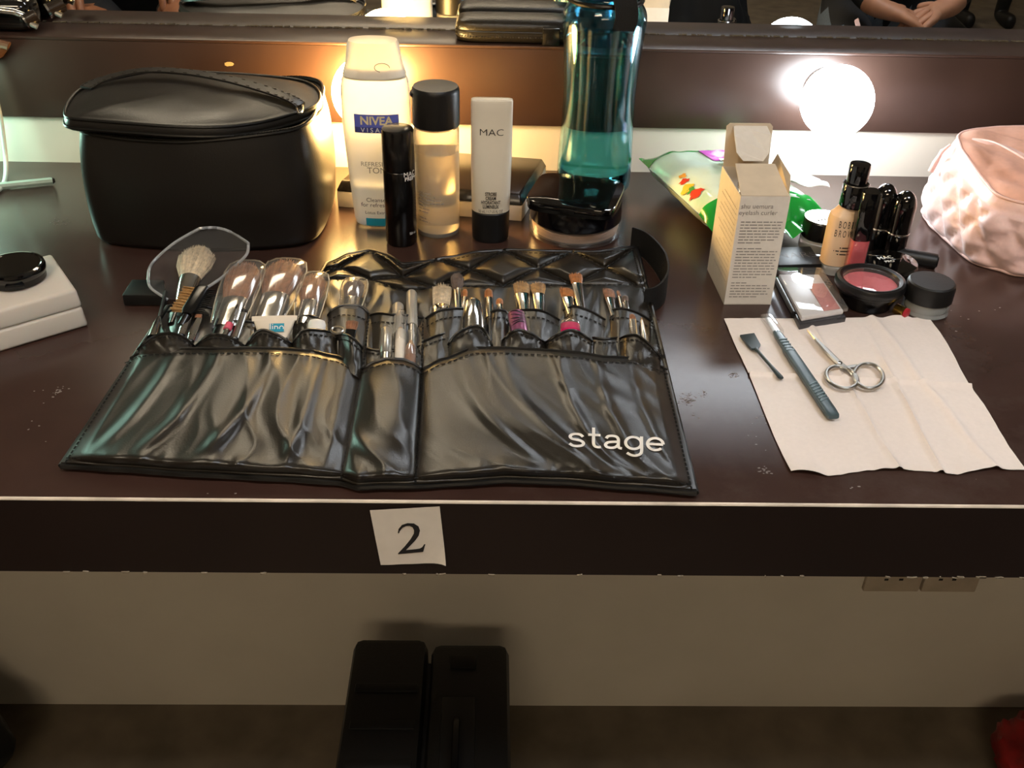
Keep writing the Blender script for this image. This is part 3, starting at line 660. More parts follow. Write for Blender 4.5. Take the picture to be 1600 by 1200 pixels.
# ---- lip gloss
p = P(1333, 441); r = 27*SC(1335, 430)/2; c = V((p.x, p.y+r, T)); ht = hz(1361, 298, c.y); hm = hz(1350, 378, c.y-r)
t = thing('lip_gloss', 'coral pink lip gloss with a square black cap, leaning on the foundation bottle', 'lip gloss', c)
mk('vial', lathe([(r*.86, 0), (r*.95, .001), (r*.95, hm-.0004)], c, 32, 1, 1, 5), mat('gloss_pink', 'd0525c', .12, coat=.6, nc=.03), t)
mk('vial_wall', lathe([(r*.99, .0008), (r*1.02, .002), (r*1.02, hm)], c, 32, 1, 1, 5, cap0=False, cap1=False), CLEARH, t)
mk('cap', lathe([(r*.98, hm+.0002), (r*1.0, hm+.001), (r*1.0, ht-.001), (r*.95, ht), (.001, ht)], c, 32, 1, 1, 5), BLKG, t)
# ---- bullet lipsticks
for k, (bx_, by_, tx, ty, ry_, lab) in enumerate([(1368, 404, 1389, 287, 361, 'tall black bullet lipstick behind the lip gloss cap'), (1398, 412, 1412, 298, 370, 'black bullet lipstick with a bright silver ring above the round compact')]):
    r = 35*SC(bx_, by_)/2; p = P(bx_, by_); c = V((p.x, p.y+r, T)); ht = hz(tx, ty, c.y); hm = hz((bx_+tx)/2, ry_, c.y-r)
    t = thing('lipstick', lab, 'lipstick', c, 'bullet lipsticks')
    mk('base', lathe([(r*.94, 0), (r*.97, .001), (r*.97, hm-.001)], c, 36), BLKG, t)
    mk('ring', lathe([(r*.99, hm-.0009), (r*1.01, hm-.0004), (r*1.01, hm+.0006), (r*.99, hm+.001)], c, 36), CHROME, t)
    mk('cap', lathe([(r*.97, hm+.0011)]+[(r*1.0*math.cos(a), ht-r*1.5+r*1.5*math.sin(a)) if a > 0 else (r, ht-r*1.5) for a in [i*PI/2/10 for i in range(10)]]+[(.0004, ht)], c, 36), BLKG, t)
# ---- lying black tube
A_, B_ = P(1404, 398, .0065), P(1432, 403, .0065)
B_ = A_+(B_-A_).normalized()*.030; A_ = B_-(B_-A_).normalized()*.034
t = thing('mascara_tube', 'short matt black tube lying behind the round black compact', 'tube', V((B_.x, B_.y, T)))
mk('barrel', spindle(A_, B_, [(0, .0055, .0055), (.02, .0063, .0063), (.97, .0063, .0063), (1, .0058, .0058)], 24), BLKM, t)
mk('end_cap', spindle(B_, B_+(B_-A_).normalized()*.001, [(0, .0050, .0050), (1, .0045, .0045)], 24), BLK, t)
# ---- round compacts
def rc_(px, yf, wpx): r = wpx*SC(px, yf)/2; p = P(px, yf); return V((p.x, p.y+r, T)), r
c, r = rc_(1400, 452, 87)
t = thing('round_compact', 'flat round black compact with white lettering in front of the lipsticks', 'compact', c)
mk('base', lathe([(r*.86, 0), (r*.92, .0015), (r*.93, .0085)], c, 48), BLK, t)
cl_ = mk('lid', lathe([(r*.97, .0088), (r, .0100), (r*.99, .0120), (r*.93, .0138), (r*.6, .0146), (.001, .0148)], c, 48), BLKG, t)
for s, y, sz in (('MAC', .003, .0062), ('PRO', -.0035, .0045)):
    mkflat('lettering', mapv(rotz(mv(text(s, sz, 0, .02), (0, y, 0)), .25), lambda v: c+V((v.x-.003, v.y, .0151))), PRINT_W, cl_)
mk('sticker', mapv(rotz(lathe([(.0001, 0), (.0075, 0), (.0075, .0003), (.0001, .0003)], n=20, sx=.55), -.5), lambda v: c+V((v.x+r*.62, v.y+.004, .0140+v.z))), CLEAR, cl_)
c, r = rc_(1369, 500, 108)
t = thing('blush_compact', 'round black compact showing coral pink blusher through its clear lid', 'compact', c)
mk('base', lathe([(r*.66, 0), (r*.72, .001), (r*.86, .012), (r*.95, .0135), (r*.97, .0150)], c, 56), BLK, t)
mk('rim', lathe([(r*.97, .0152), (r, .0165), (r, .0195), (r*.96, .0215), (r*.88, .0222), (r*.80, .0214), (r*.775, .0195), (r*.775, .0172), (r*.775, .0152)], c, 56, cap0=False, cap1=False), mat('rim_black', '121213', .35), t)
mk('blusher', lathe([(r*.775, .0155), (r*.77, .0168), (r*.5, .0173), (.001, .0173)], c, 48), mat('blush_coral', 'e0707a', .8, ns=400, nc=.05), t)
mk('window', lathe([(r*.79, .0203), (r*.6, .0212), (.001, .0216)], c, 48, cap0=False), CLEARH, t)
c, r = rc_(1457, 503, 72)
t = thing('gel_liner_pot', 'small glass pot with a matt black lid at the corner of the napkin', 'jar', c)
mk('glass', lathe([(r*.90, 0), (r*.98, .0015), (r*.93, .004), (r*.97, .006), (r*.93, .0085), (r*.90, .0105), (.001, .0105)], c, 48), mat('jar_clear', 'e4e8e8', .04, trans=.7, ior=1.45, nc=0), t)
mk('gel', lathe([(.001, .0080), (r*.6, .0082), (r*.66, .0098), (.001, .0099)], c, 36), BLK, t)
mk('lid', lathe([(r*.96, .0108), (r, .0116), (r, .0225), (r*.97, .0245), (r*.90, .0255), (.001, .0258)], c, 48), mat('lid_matt', '151515', .42, ns=600, nb=.08), t)
tp_ = thing('lip_pencil_end', 'gold and red pencil end poking out between blusher and liner pot', 'pencil', P(1412, 486))
mk('barrel', spindle(P(1400, 482, .0042), P(1414, 489, .0042), [(0, .004, .004), (1, .004, .004)], 16), mat('gold', 'c9a24a', .25, metal=1), tp_)
mk('cap', spindle(P(1414, 489, .0042), P(1419, 491, .0042), [(0, .0041, .0041), (.8, .0041, .0041), (1, .003, .003)], 16), mat('red_plastic', 'a8232f', .3), tp_)
# ---- clear square compact and the black one under the carton's side
def quadbox(pts, z0, z1, bev=.0008): return bevelled(hexa([V((p_.x, p_.y, T+z0)) for p_ in pts], [V((p_.x, p_.y, T+z1)) for p_ in pts]), bev)
def shrink(pts, f): m_ = sum(pts, V())/len(pts); return [m_+(p_-m_)*f for p_ in pts]
q = [P(1253, 493, .013), P(1326, 481, .013), P(1283, 418, .013), P(1213, 418, .013)]
t = thing('clear_compact', 'clear plastic square compact with a pink powder pan beside the carton', 'compact', V((sum(v.x for v in q)/4, sum(v.y for v in q)/4, T)))
mk('base', quadbox(q, 0, .0055), mat('smoke_plastic', '4a4a50', .1, trans=.4), t)
mk('tray', quadbox(shrink(q, .90), .0056, .0090), mat('tray_white', 'e8e4e4', .35), t)
pm = [q[0].lerp(q[3], .1).lerp(q[1].lerp(q[2], .1), .55), q[0].lerp(q[3], .1).lerp(q[1].lerp(q[2], .1), .90), q[0].lerp(q[3], .7).lerp(q[1].lerp(q[2], .7), .90), q[0].lerp(q[3], .7).lerp(q[1].lerp(q[2], .7), .55)]
mk('powder_pan', quadbox(pm, .0091, .0097, .0002), mat('pan_pink', 'd98a86', .8, ns=400), t)
mk('lid', quadbox(q, .0099, .0135), CLEARH, t)
hg = (q[0]+q[3])/2
mk('hinge', spindle(V((q[0].x, q[0].y, T+.008)).lerp(V((q[3].x, q[3].y, T+.008)), .15)+V((-.0022, 0, 0)), V((q[0].x, q[0].y, T+.008)).lerp(V((q[3].x, q[3].y, T+.008)), .85)+V((-.0022, 0, 0)), [(0, .002, .002), (1, .002, .002)], 12), BLK, t)
q = [P(1216, 416, .008), P(1284, 414, .008), P(1266, 386, .008), P(1212, 388, .008)]
t = thing('slim_compact', 'slim matt black compact with thin white lettering behind the clear compact', 'compact', V((sum(v.x for v in q)/4, sum(v.y for v in q)/4, T)))
mk('base', quadbox(q, 0, .0045), BLKM, t); ll = mk('lid', quadbox(q, .0047, .0090), BLKM, t)
exq = (q[1]-q[0]).normalized(); cq_ = sum(q, V())/4
mkflat('lettering', mapv(text('NARS', .0135, 0, -.03), lambda v: V((cq_.x, cq_.y, T+.0092))+exq*v.x+V((-exq.y, exq.x, 0))*v.y), PRINT_G, ll)
# ================================================================ black vanity case
t = thing('vanity_case', 'large black leather vanity case with a half-open zipped lid', 'case', (-.228, .83, T))
base_px = [(155, 372), (162, 383), (190, 388), (250, 393), (330, 396), (420, 393), (480, 385), (503, 370), (515, 345)]
bl = [P(*p_) for p_ in base_px]
back = [V((-.142, .872, T)), V((-.160, .898, T)), V((-.20, .905, T)), V((-.27, .905, T)), V((-.315, .896, T)), V((-.332, .868, T)), V((-.332, .810, T))]
ring0 = bl+back
def resample(pts, n):
    L_ = [0]
    for a, b_ in zip(pts, pts[1:]+pts[:1]): L_.append(L_[-1]+(V(b_)-V(a)).length)
    o = []; k = len(pts)
    for i in range(n):
        s = L_[-1]*i/n; j = max(q for q in range(k) if L_[q] <= s+1e-12); f = (s-L_[j])/(L_[j+1]-L_[j])
        p0, p1, p2, p3 = (V(pts[(j+d) % k]) for d in (-1, 0, 1, 2))
        o.append(.5*(2*p1+(p2-p0)*f+(2*p0-5*p1+4*p2-p3)*f*f+(3*p1-p0-3*p2+p3)*f**3))
    return o
N_ = 96
r0l = resample(ring0, N_); cen = sum(r0l, V())/N_
def rimz(p_): return .095+.006*sm(-.25, -.14, p_.x)-.004*sm(.0, 1, (p_.x+.36)/.1)
def body_ring(f):
    o = []
    for j, p_ in enumerate(r0l):
        d = p_-cen; k = 1.0+.03*math.sin(f*PI)-.035*f**3 - (.05 if f < .02 else .012 if f < .05 else 0)
        w_ = .0016*nz(p_.x*30, p_.y*30, f*3)
        z = rimz(p_)*f
        o.append(V((cen.x+d.x*(k+w_*4), cen.y+d.y*(k+w_*4), T+z)))
    return o
rings = [body_ring(f) for f in (0, .012, .03, .06, .12, .2, .3, .4, .5, .6, .7, .8, .86, .90, .94, .97, 1)]
inn = [[cen+(v-cen)*.97 if False else V((cen.x+(v.x-cen.x)*.965, cen.y+(v.y-cen.y)*.965, v.z-.0005)) for v in rings[-1]]]
inn.append([V((v.x, v.y, v.z-.05)) for v in inn[0]])
mk('body', loft(rings+inn), LEA2, t, smooth=60)
mk('zip', tube([v+V((0, 0, .0012)) for v in rings[-1]], .0016, 8, True), ZIP, t)
tee = []
for k, v in enumerate(resample(rings[-1], 260)): tee.append(box(v+V((0, 0, .0028)), (.0013, .0024, .0012), 0, rz=math.atan2(v.y-cen.y, v.x-cen.x)))
mk('zip_teeth', join(*tee), ZIP, t, smooth=0)['kind'] = 'stuff'
mk('top_piping', tube([V((cen.x+(v.x-cen.x)*1.005, cen.y+(v.y-cen.y)*1.005, v.z-.008)) for v in rings[-1]], .0008, 6, True), LEA2, t)
# lid: outline in the picture with its height above the counter
lo = [(99, 180, .104), (106, 160, .104), (132, 138, .104), (200, 120, .103), (260, 113, .103), (380, 118, .102), (462, 126, .101), (492, 136, .101), (503, 152, .101), (494, 168, .1015), (450, 184, .102), (400, 196, .102), (340, 202, .103), (270, 201, .104), (200, 196, .105), (135, 191, .105), (106, 188, .105)]
ll_ = [P(*p_) for p_ in lo]
lr = resample(ll_, N_); lc_ = sum(lr, V())/N_
def lring(f, z, zz=0): return [V((lc_.x+(v.x-lc_.x)*f, lc_.y+(v.y-lc_.y)*f, lerp(v.z, lc_.z, 1-f)+z+.0016*nz((lc_.x+(v.x-lc_.x)*f)*22, (lc_.y+(v.y-lc_.y)*f)*30, 2)*sm(0, .15, 1-f))) for v in lr]
mk('lid', loft([lring(.94, -.0085), lring(.985, -.008), lring(1, -.0065), lring(1.0, -.002), lring(.985, .0008), lring(.96, .0006), lring(.90, .0022), lring(.8, .0045), lring(.65, .0062), lring(.45, .0072), lring(.2, .0076), lring(.03, .0077)]), LEA2, t, smooth=50)
mk('lid_piping', tube(lring(.985, .0014), .0013, 8, True), BINDING, t)
mk('lid_zip', tube(lring(1.003, -.0055), .0012, 8, True), ZIP, t)
hp = [(134, 139, .107), (160, 126, .110), (220, 112, .115), (290, 114, .116), (360, 126, .115), (420, 143, .112), (455, 156, .108), (470, 166, .104)]
hw = [P(*poly(hp, k/24)) for k in range(25)]
lp = []
for k, s in enumerate(hw):
    d = (hw[min(k+1, 24)]-hw[max(k-1, 0)]).normalized(); n_ = V((-d.y, d.x, 0)).normalized(); ww = .0062
    lp.append([s-n_*ww, s-n_*ww+V((0, 0, .0016)), s+n_*ww+V((0, 0, .0016)), s+n_*ww])
mk('handle', loft(lp), mat('handle_leather', '1a1714', .4, nb=.15, ns=600), t)
sl = []
for k in range(0, 24):
    for sgn in (-1, 1):
        d = (hw[k+1]-hw[k]).normalized(); n_ = V((-d.y, d.x, 0)).normalized(); sl.append(box((hw[k]+hw[k+1])/2+n_*.0048*sgn+V((0, 0, .0018)), (.0032, .0005, .0005), 0, rz=math.atan2(d.y, d.x)))
mk('handle_stitching', join(*sl), mat('grey_thread', '3a3630', .8), t, smooth=0)['kind'] = 'stuff'
mk('handle_ring', tube([P(468+4*math.cos(a)*1.2, 168+9*math.sin(a), .104) for a in [2*PI*k/20 for k in range(20)]], .0010, 8, True), STEEL, t)
# ---------------------------------------------------------------- quilted pink pouch
t = thing('quilted_pouch', 'pale pink quilted satin make-up pouch with a zipped top', 'pouch', (.465, .80, T))
pb = [P(1600, 433), P(1560, 424), P(1532, 416), P(1512, 407), P(1488, 386), P(1465, 365), P(1450, 350)]
pb = [V((.545, .722, T)), V((.50, .718, T))]+pb+[V((.400, .848, T)), V((.425, .868, T)), V((.48, .880, T)), V((.545, .874, T)), V((.575, .845, T)), V((.580, .76, T))]
NP = 160
pr = resample(pb, NP); pc = sum(pr, V())/NP
per = [0]
for a, b_ in zip(pr, pr[1:]+pr[:1]): per.append(per[-1]+(b_-a).length)
SATIN = mat('pink_satin', 'e3bdb6', .36, ns=300, nc=.04, nb=.12, sheen=.5, spec=.6)
SATT = mat('pink_cotton', 'dba894', .7, ns=200, nc=.05, nb=.1)
PIPE = mat('pink_piping', 'e6bfb8', .5)
def ptop(p_): return .056+.018*sm(.735, .86, p_.y)
def quilt(s, z, k=31.0, cell=1):    # puffed lozenges
    a = (s*k+z*k*.9); b_ = (s*k-z*k*.9)
    d = min(abs(a-round(a)), abs(b_-round(b_))); return min(1, d*3.0)**.65
rings = []
for i in range(41):
    f = i/40; l = []
    for j, p_ in enumerate(pr):
        d = p_-pc; h_ = ptop(p_); n_ = d.normalized(); band = sm(.80, .84, f)
        k = 1-.05*f-.06*f**4+.02*math.sin(f*PI)
        off = .0056*quilt(per[j], f*h_)*(1-band)*min(1, f*12) + .0008*nz(p_.x*70, p_.y*70, f*9)
        q = pc+d*k+n_*off; l.append(V((q.x, q.y, T+.0006+h_*f)))
    rings.append(l)
top = rings[-1]; tcn = sum(top, V())/NP
mk('body', loft(rings), SATIN, t, smooth=80)
def tring(f, z):
    o = []
    for v in top:
        q = tcn+(v-tcn)*f; o.append(V((q.x, q.y, tcn.z+(v.z-tcn.z)*f+z+.0036*quilt(q.x+q.y*.3, q.y, 17)*min(1, (1-f)*9))))
    return o
mk('top_panel', loft([tring(f, .0004+.004*(1-f)) for f in (.985, .97, .94, .9, .85, .8, .75, .7, .65, .6, .55, .5, .45, .4, .35, .3, .25, .2, .15, .1, .05, .01)]), SATT, t, smooth=80)
mk('zip', tube([v+V((0, 0, -.0045)) for v in [pc+(q-pc)*1.005 for q in rings[38]]], .0012, 6, True), PIPE, t)
mk('piping', tube(rings[-1], .0013, 8, True), PIPE, t)
mk('base_piping', tube([V((v.x, v.y, T+.0016)) for v in rings[0]], .0015, 8, True), PIPE, t)
a = P(1485, 226, .070); mk('zip_pull', tube([a, a+V((-.006, -.001, -.006)), a+V((-.010, -.002, -.016)), a+V((-.012, -.002, -.024))], [.0012, .0016, .0026, .0024], 8), PIPE, t)
hs2 = [P(*poly([(1530, 222, .080), (1560, 226, .084), (1590, 240, .085), (1625, 262, .083), (1650, 285, .077)], k/14)) for k in range(15)]
mk('handle', loft([[s+V((-.004, .006, 0)), s+V((.004, -.006, 0)), s+V((.004, -.006, .0014)), s+V((-.004, .006, .0014))] for s in hs2]), PIPE, t)
# ---------------------------------------------------------------- napkin and tools
NAP = mat('napkin_paper', 'eae0db', .85, ns=350, nc=.02, nb=.12)
nq = [P(1131, 500), P(1450, 498), P(1600, 737), P(1235, 742)]
lft = [(1131, 500), (1150, 545), (1168, 583), (1180, 612), (1205, 675), (1235, 742)]
rgt = [(1450, 498), (1480, 540), (1512, 600), (1540, 640), (1572, 695), (1602, 738)]
def napz(u, v):
    z = .0010+.0005*nz(u*5, v*5)+.0003*nz(u*20, v*20)
    z += .0026*math.exp(-((v-.43)/.010)**2)+.0020*math.exp(-((u-.40-.06*v)/.012)**2)+.0028*math.exp(-((u-.66+.02*v)/.013)**2)*sm(0, .5, v)+.0022*math.exp(-((u-.72-.15*v)/.02)**2)
    fe = sm(.86, 1, v); z += fe*(.0026*max(0, math.sin(u*17+.5))*(1-.3*u)+.0012*abs(nz(u*14, 3)))
    z += .0022*sm(.93, 1, 1-v)*max(0, math.sin((u-.78)*22))*(1 if .78 < u < .92 else 0)
    return max(.0006, z)
def napf(u, v):
    a = poly(lft, v); b_ = poly(rgt, v); y0 = lerp(a[1], b_[1], u)
    if v > .5: y0 += (v-.5)*2*(3*math.sin(u*11)-1.5*math.sin(u*23+1))
    p_ = P(lerp(a[0], b_[0], u), y0, 0); p_.z = T+napz(u, v)+.0003; return p_
tag(mk('paper_napkin', slab(napf, 90, 70, .0003), NAP, smooth=50), 'unfolded white paper napkin with cross creases near the counter edge', 'napkin')
NZ = .0032
TEALG = mat('tool_grey_green', '3e5056', .38, ns=200, nc=.06)
TEALD = mat('spatula_dark', '2f3c40', .42)
t = thing('cosmetic_spatula', 'short dark grey spatula with a slanted flat head on the napkin', 'spatula', P(1190, 558, NZ))
hp_ = [(1156, 526), (1178, 523), (1188, 541), (1184, 548), (1174, 547), (1168, 541)]
hv = [P(x, y, NZ+.0005) for x, y in hp_]
mk('head', ([v+V((0, 0, .0015)) for v in hv]+[v for v in hv], [tuple(range(6)), tuple(range(6, 12))[::-1]]+[(i, (i+1) % 6, 6+(i+1) % 6, 6+i) for i in range(6)]), TEALD, t)
mk('handle', spindle(P(1181, 545, NZ+.0014), P(1221, 591, NZ+.0014), [(0, .0020, .0012), (.1, .0011, .0011), (.6, .0012, .0012), (.97, .0019, .0013), (1, .0016, .001)], 12), TEALD, t)
t = thing('brow_razor', 'long grey-green brow razor with a clear blade cap on the napkin', 'razor', P(1258, 585, NZ))
A_, B_ = P(1213, 519, NZ+.0022), P(1303, 652, NZ+.0022)
mk('handle', spindle(A_, B_, [(0, .0026, .0016), (.06, .0034, .0018), (.2, .0034, .0020), (.24, .0042, .0021), (.6, .0043, .0021), (.93, .0043, .0021), (.985, .0040, .0019), (1, .0034, .0014)], 20, p=4), TEALG, t)
d_, w_, n_ = frame(A_, B_); gr = []
GRIP = mat('grip_light', '6b7f86', .4)
for k in range(7): gr.append(box(A_+(B_-A_)*(.66+.03*k)+n_*.0022, (.0078, .0007, .0006), 0, rz=math.atan2(w_.y, w_.x)+.5))
for k in range(5): gr.append(box(A_+(B_-A_)*(.12+.035*k)+n_*.0020, (.0062, .0007, .0006), 0, rz=math.atan2(w_.y, w_.x)))
for g_ in gr: mk('grip_ridge', g_, GRIP, t, smooth=0)
C0, C1 = P(1197, 494, NZ+.0022), P(1216, 521, NZ+.0022)
mk('blade', spindle(C0.lerp(C1, .1), C1, [(0, .0022, .0003), (1, .0026, .0003)], 4), STEEL, t)
mk('blade_cap', spindle(C0, C1, [(0, .0044, .0021), (.08, .0050, .0024), (.9, .0046, .0024), (1, .0042, .0022)], 20, p=4), CLEARH, t)
# scissors
t = thing('nail_scissors', 'small steel scissors with two ring handles on the napkin', 'scissors', P(1310, 565, NZ))
zs_ = NZ+.0016
def bar(pts, ws_, th=.0007, m=STEEL, nm='blade', n=6, dz=0):
    loops = []
    pts = [P(x, y, zs_+dz) for x, y in pts]
    for i, p_ in enumerate(pts):
        d = (pts[min(i+1, len(pts)-1)]-pts[max(i-1, 0)]).normalized(); s = d.cross(V((0, 0, 1))).normalized()
        loops.append([p_+s*ws_[i]*math.cos(2*PI*j/n)+V((0, 0, th*math.sin(2*PI*j/n))) for j in range(n)])
    return mk(nm, loft(loops), m, t, smooth=20)
bar([(1261, 515), (1275, 530), (1290, 546), (1304, 560), (1318, 573)], [.0002, .0016, .0026, .0026, .0028], dz=.0008)
bar([(1263, 518), (1276, 533), (1291, 549), (1305, 563), (1316, 574)], [.0003, .0012, .0018, .0022, .0026], dz=-.0006)
bar([(1312, 567), (1318, 574), (1324, 576)], [.0026, .0026, .0018], nm='shank', dz=.0006)
bar([(1322, 575), (1332, 573), (1340, 571)], [.0024, .0024, .0018], nm='shank')
bar([(1316, 572), (1330, 580), (1337, 588), (1340, 596)], [.0026, .0024, .0020, .0016], nm='shank')
mk('pivot_screw', cyl(P(1312, 568, zs_+.0012), .0018, .001, 14), CHROME, t)
for cx, cy, rx, ry, rot in ((1315, 590, 25, 16, .35), (1357, 588, 23, 19, .25)):
    mk('finger_ring', tube([P(cx+rx*math.cos(a)*math.cos(rot)-ry*math.sin(a)*math.sin(rot), cy+rx*math.cos(a)*math.sin(rot)+ry*math.sin(a)*math.cos(rot), zs_+.0002) for a in [2*PI*k/36 for k in range(36)]], .0015, 10, True), STEEL, t)
# ---------------------------------------------------------------- left side of the counter
MILK = mat('milky_plastic', 'd8cfc4', .35, trans=.12, ior=1.3, sss=.15, ns=30, nc=.04)
zt_ = .030
FRc_, BRc_ = P(119, 452, zt_), P(80, 396, zt_); FLd = (P(0, 485, zt_)-FRc_).normalized()
tq = [FRc_+FLd*.13, FRc_, BRc_, BRc_+FLd*.13]
t = thing('plastic_case', 'milky white plastic storage box with a round black compact on it', 'box', V(((FRc_+BRc_).x/2-.06, (FRc_+BRc_).y/2-.02, T)))
m_ = sum(tq, V())/4
def lvl_(f, z): return [V((m_.x+(p_.x-m_.x)*f, m_.y+(p_.y-m_.y)*f, T+z)) for p_ in tq]
mk('tray', bevelled(hexa(lvl_(1.035, .0004), lvl_(1.015, .0158)), .0022, 3), MILK, t)
mk('lid', bevelled(hexa(lvl_(1.022, .0160), lvl_(1.0, zt_)), .0022, 3), MILK, t)
for f in (.55, .8): mk('divider', bevelled(hexa([V((a.x, a.y-.0003, T+z)) for a, z in [((tq[1]).lerp(tq[0], f*.6), .003), ((tq[1]).lerp(tq[0], f*.6+.02), .003), ((tq[2]).lerp(tq[3], f*.6+.02), .003), ((tq[2]).lerp(tq[3], f*.6), .003)]], [V((a.x, a.y, T+.014)) for a in [(tq[1]).lerp(tq[0], f*.6), (tq[1]).lerp(tq[0], f*.6+.02), (tq[2]).lerp(tq[3], f*.6+.02), (tq[2]).lerp(tq[3], f*.6)]]), .0003), mat('divider_grey', '8f8a86', .5), t)
c = P(26, 436, zt_); c = V((c.x, c.y, T+zt_+.0003)); r = 48*SC(40, 440, zt_)
t = thing('black_disc_compact', 'round glossy black compact lying on the milky plastic box', 'compact', c)
mk('base', lathe([(r*.9, 0), (r*.95, .0008), (r*.95, .0052)], c, 48), BLK, t)
mk('lid', lathe([(r*.98, .0054), (r, .0065), (r, .0095), (r*.97, .0112), (r*.90, .0116), (r*.86, .0110), (r*.5, .0110), (.001, .0110)], c, 48), BLKG, t)
mk('thumb_catch', box(c+V((r*.35, -r*.9, .004)), (.012, .004, .003), .0006, rz=.35), BLK, t)
t = thing('eye_pencil', 'pale green pencil lying on the counter near the white cable', 'pencil', P(40, 287))
A_, B_ = P(-35, 294, .0036), P(86, 282, .0036)
mk('barrel', spindle(A_, B_, [(0, .0034, .0034), (.95, .0034, .0034), (.97, .0030, .0030)], 8), mat('pencil_pale', 'a9bdb0', .35), t)
mk('tip', spindle(A_.lerp(B_, .97), B_, [(0, .0030, .0030), (1, .0016, .0016)], 8), BLKM, t)
pts = [(-30, 90, .118), (-6, 150, .095), (3, 205, .055), (8, 245, .025), (8, 275, .008), (2, 291, .003), (-14, 300, .0022), (-40, 305, .0022)]
cw = [PY(-30, 60, YW-.008), PY(-14, 120, YW-.010), PY(0, 180, YW-.013), PY(6, 220, YW-.016), PY(9, 250, YW-.022)]+[P(9, 272, .003), P(5, 288, .0024), P(-8, 300, .0022), P(-40, 306, .0022)]
tag(mk('loose_cable', tube([V(poly([tuple(q) for q in cw], k/48)) for k in range(49)], .0021, 10), mat('cord_white', 'bfc9c4', .4)), 'white cable hanging from the ledge down to the counter', 'cable')
# ================================================================ brush roll
roll = thing('brush_roll', 'open black leather brush roll lettered stage, full of make-up brushes', 'brush roll', (-.06, .60, T))
S1, S2 = .436, .55
def knots(k):
    return lambda u: ipxl(k, u)
def ipxl(pts, x):
    if x <= pts[0][0]: return pts[0][1]
    for a, b_ in zip(pts, pts[1:]):
        if x <= b_[0]: return lerp(a[1], b_[1], (x-a[0])/(b_[0]-a[0]))
    return pts[-1][1]
BXK = [(0, 95), (S1, 533), (S2, 649), (1, 1088)]; TXK = [(0, 203), (S1, 565), (S2, 659), (1, 1043)]; KXK = [(0, 262), (S1, 585), (S2, 662), (1, 995)]
YB = [(95, 722), (180, 727), (300, 735), (440, 742), (530, 748), (560, 756), (595, 754), (650, 754), (720, 750), (790, 745), (880, 748), (980, 756), (1088, 764)]
YT = [(203, 560), (222, 551), (245, 547), (290, 545), (340, 545), (390, 544), (440, 545), (480, 548), (525, 557), (565, 577), (585, 566), (605, 561), (630, 562), (645, 568), (659, 577), (690, 562), (742, 544), (790, 544), (830, 546), (900, 551), (945, 558), (1000, 560), (1043, 577)]
def sect_s(u):
    if u < S1: return u/S1
    if u < S2: return (u-S1)/(S2-S1)
    return (u-S2)/(1-S2)
def ridge(x, y, s): return (1-2*abs(nz(x, y, s)))
def flapz(u, v):
    s = min(1, max(0, sect_s(u))); bl_ = max(0, math.sin(PI*s))**.45
    e = sm(0, .10, v)*sm(0, .04, 1-v)*.8+.2
    X = u*.37; Y = v*.17; k = (u-.5)*.9
    fx = X*(1+.25*v)-k*.05*(1-v)
    w = .0032*ridge(fx*20+.6*nz(X*9, Y*6, 2), Y*3.2, 1)+.0011*ridge(fx*46+nz(X*8, Y*14, 5), Y*7+2, 7)+.00018*nz(fx*120, Y*22, 3)
    if u > S2:      # slanting folds of the right-hand section
        for a0, sl, wd, am in ((.62, .17, .016, .0028), (.70, .20, .013, .0020), (.80, .10, .011, .0022), (.87, .07, .010, .0020), (.93, .06, .009, .0018)):
            c0 = a0+sl*(1-v)*(1-v); w += am*math.exp(-((u-c0)/wd)**2)*sm(.05, .3, v)*(1-.5*v)
    elif u < S1:
        for a0, sl, wd, am in ((.09, -.06, .012, .0022), (.17, -.08, .013, .0022), (.27, -.08, .014, .0026), (.36, -.02, .012, .0026), (.41, .0, .009, .0016)):
            c0 = a0+sl*(1-v)*(1-v); w += am*math.exp(-((u-c0)/wd)**2)*sm(.05, .3, v)*(1-.4*v)
    w += .0022*math.exp(-(v/.12)**2)*max(0, ridge(u*26, 4, 9))*sm(0, .05, v)   # puckers above the hem
    z = .0085+.0080*bl_*(.55+.45*sm(0, .5, v))+w*e*(.25+.75*bl_)
    ed = min(u, 1-u); z = lerp(.0070, z, sm(0, .03, ed))
    return lerp(.0072, z, sm(0, .06, v))
def flappx(u, v):
    bxx, txx = ipxl(BXK, u), ipxl(TXK, u)
    x = lerp(bxx, txx, v); return x, lerp(ipx(YB, bxx), ipx(YT, txx), v)
def flap(u, v): x, y = flappx(u, v); return P(x, y, flapz(u, v))
mk('front_pocket', slab(flap, 340, 130, .0008), LEA, roll, smooth=70)
def stitchrow(pts, sp=.0042, ln=.0026, w=.0006, up=.0005):
    out = []; L_ = 0
    for a, b_ in zip(pts, pts[1:]):
        d = b_-a; l = d.length
        if l < 1e-7: continue
        while L_ < l:
            c_ = a+d*(L_/l)+V((0, 0, up)); dn = d/l; s = dn.cross(V((0, 0, 1))).normalized()*w; u_ = V((0, 0, w*.8))
            p0, p1 = c_-dn*ln/2, c_+dn*ln/2; out.append(([p0-s, p0+s, p0+u_, p1-s, p1+s, p1+u_], [(0, 1, 2), (3, 5, 4), (0, 3, 4, 1), (1, 4, 5, 2), (2, 5, 3, 0)])); L_ += sp
        L_ -= l
    return out
ST = []
for s_ in (S1, S2): ST += stitchrow([flap(s_, v/60) for v in range(61)])
ST += stitchrow([flap(.008+.984*k/300, .035) for k in range(301)])
ST += stitchrow([flap(k/300, .955) for k in range(301)])
for s_ in (.008, .992): ST += stitchrow([flap(s_, v/40) for v in range(41)])
mk('pocket_binding', tube([flap(k/240, 1)+V((0, 0, .0002)) for k in range(241)], .0011, 8), BINDING, roll)
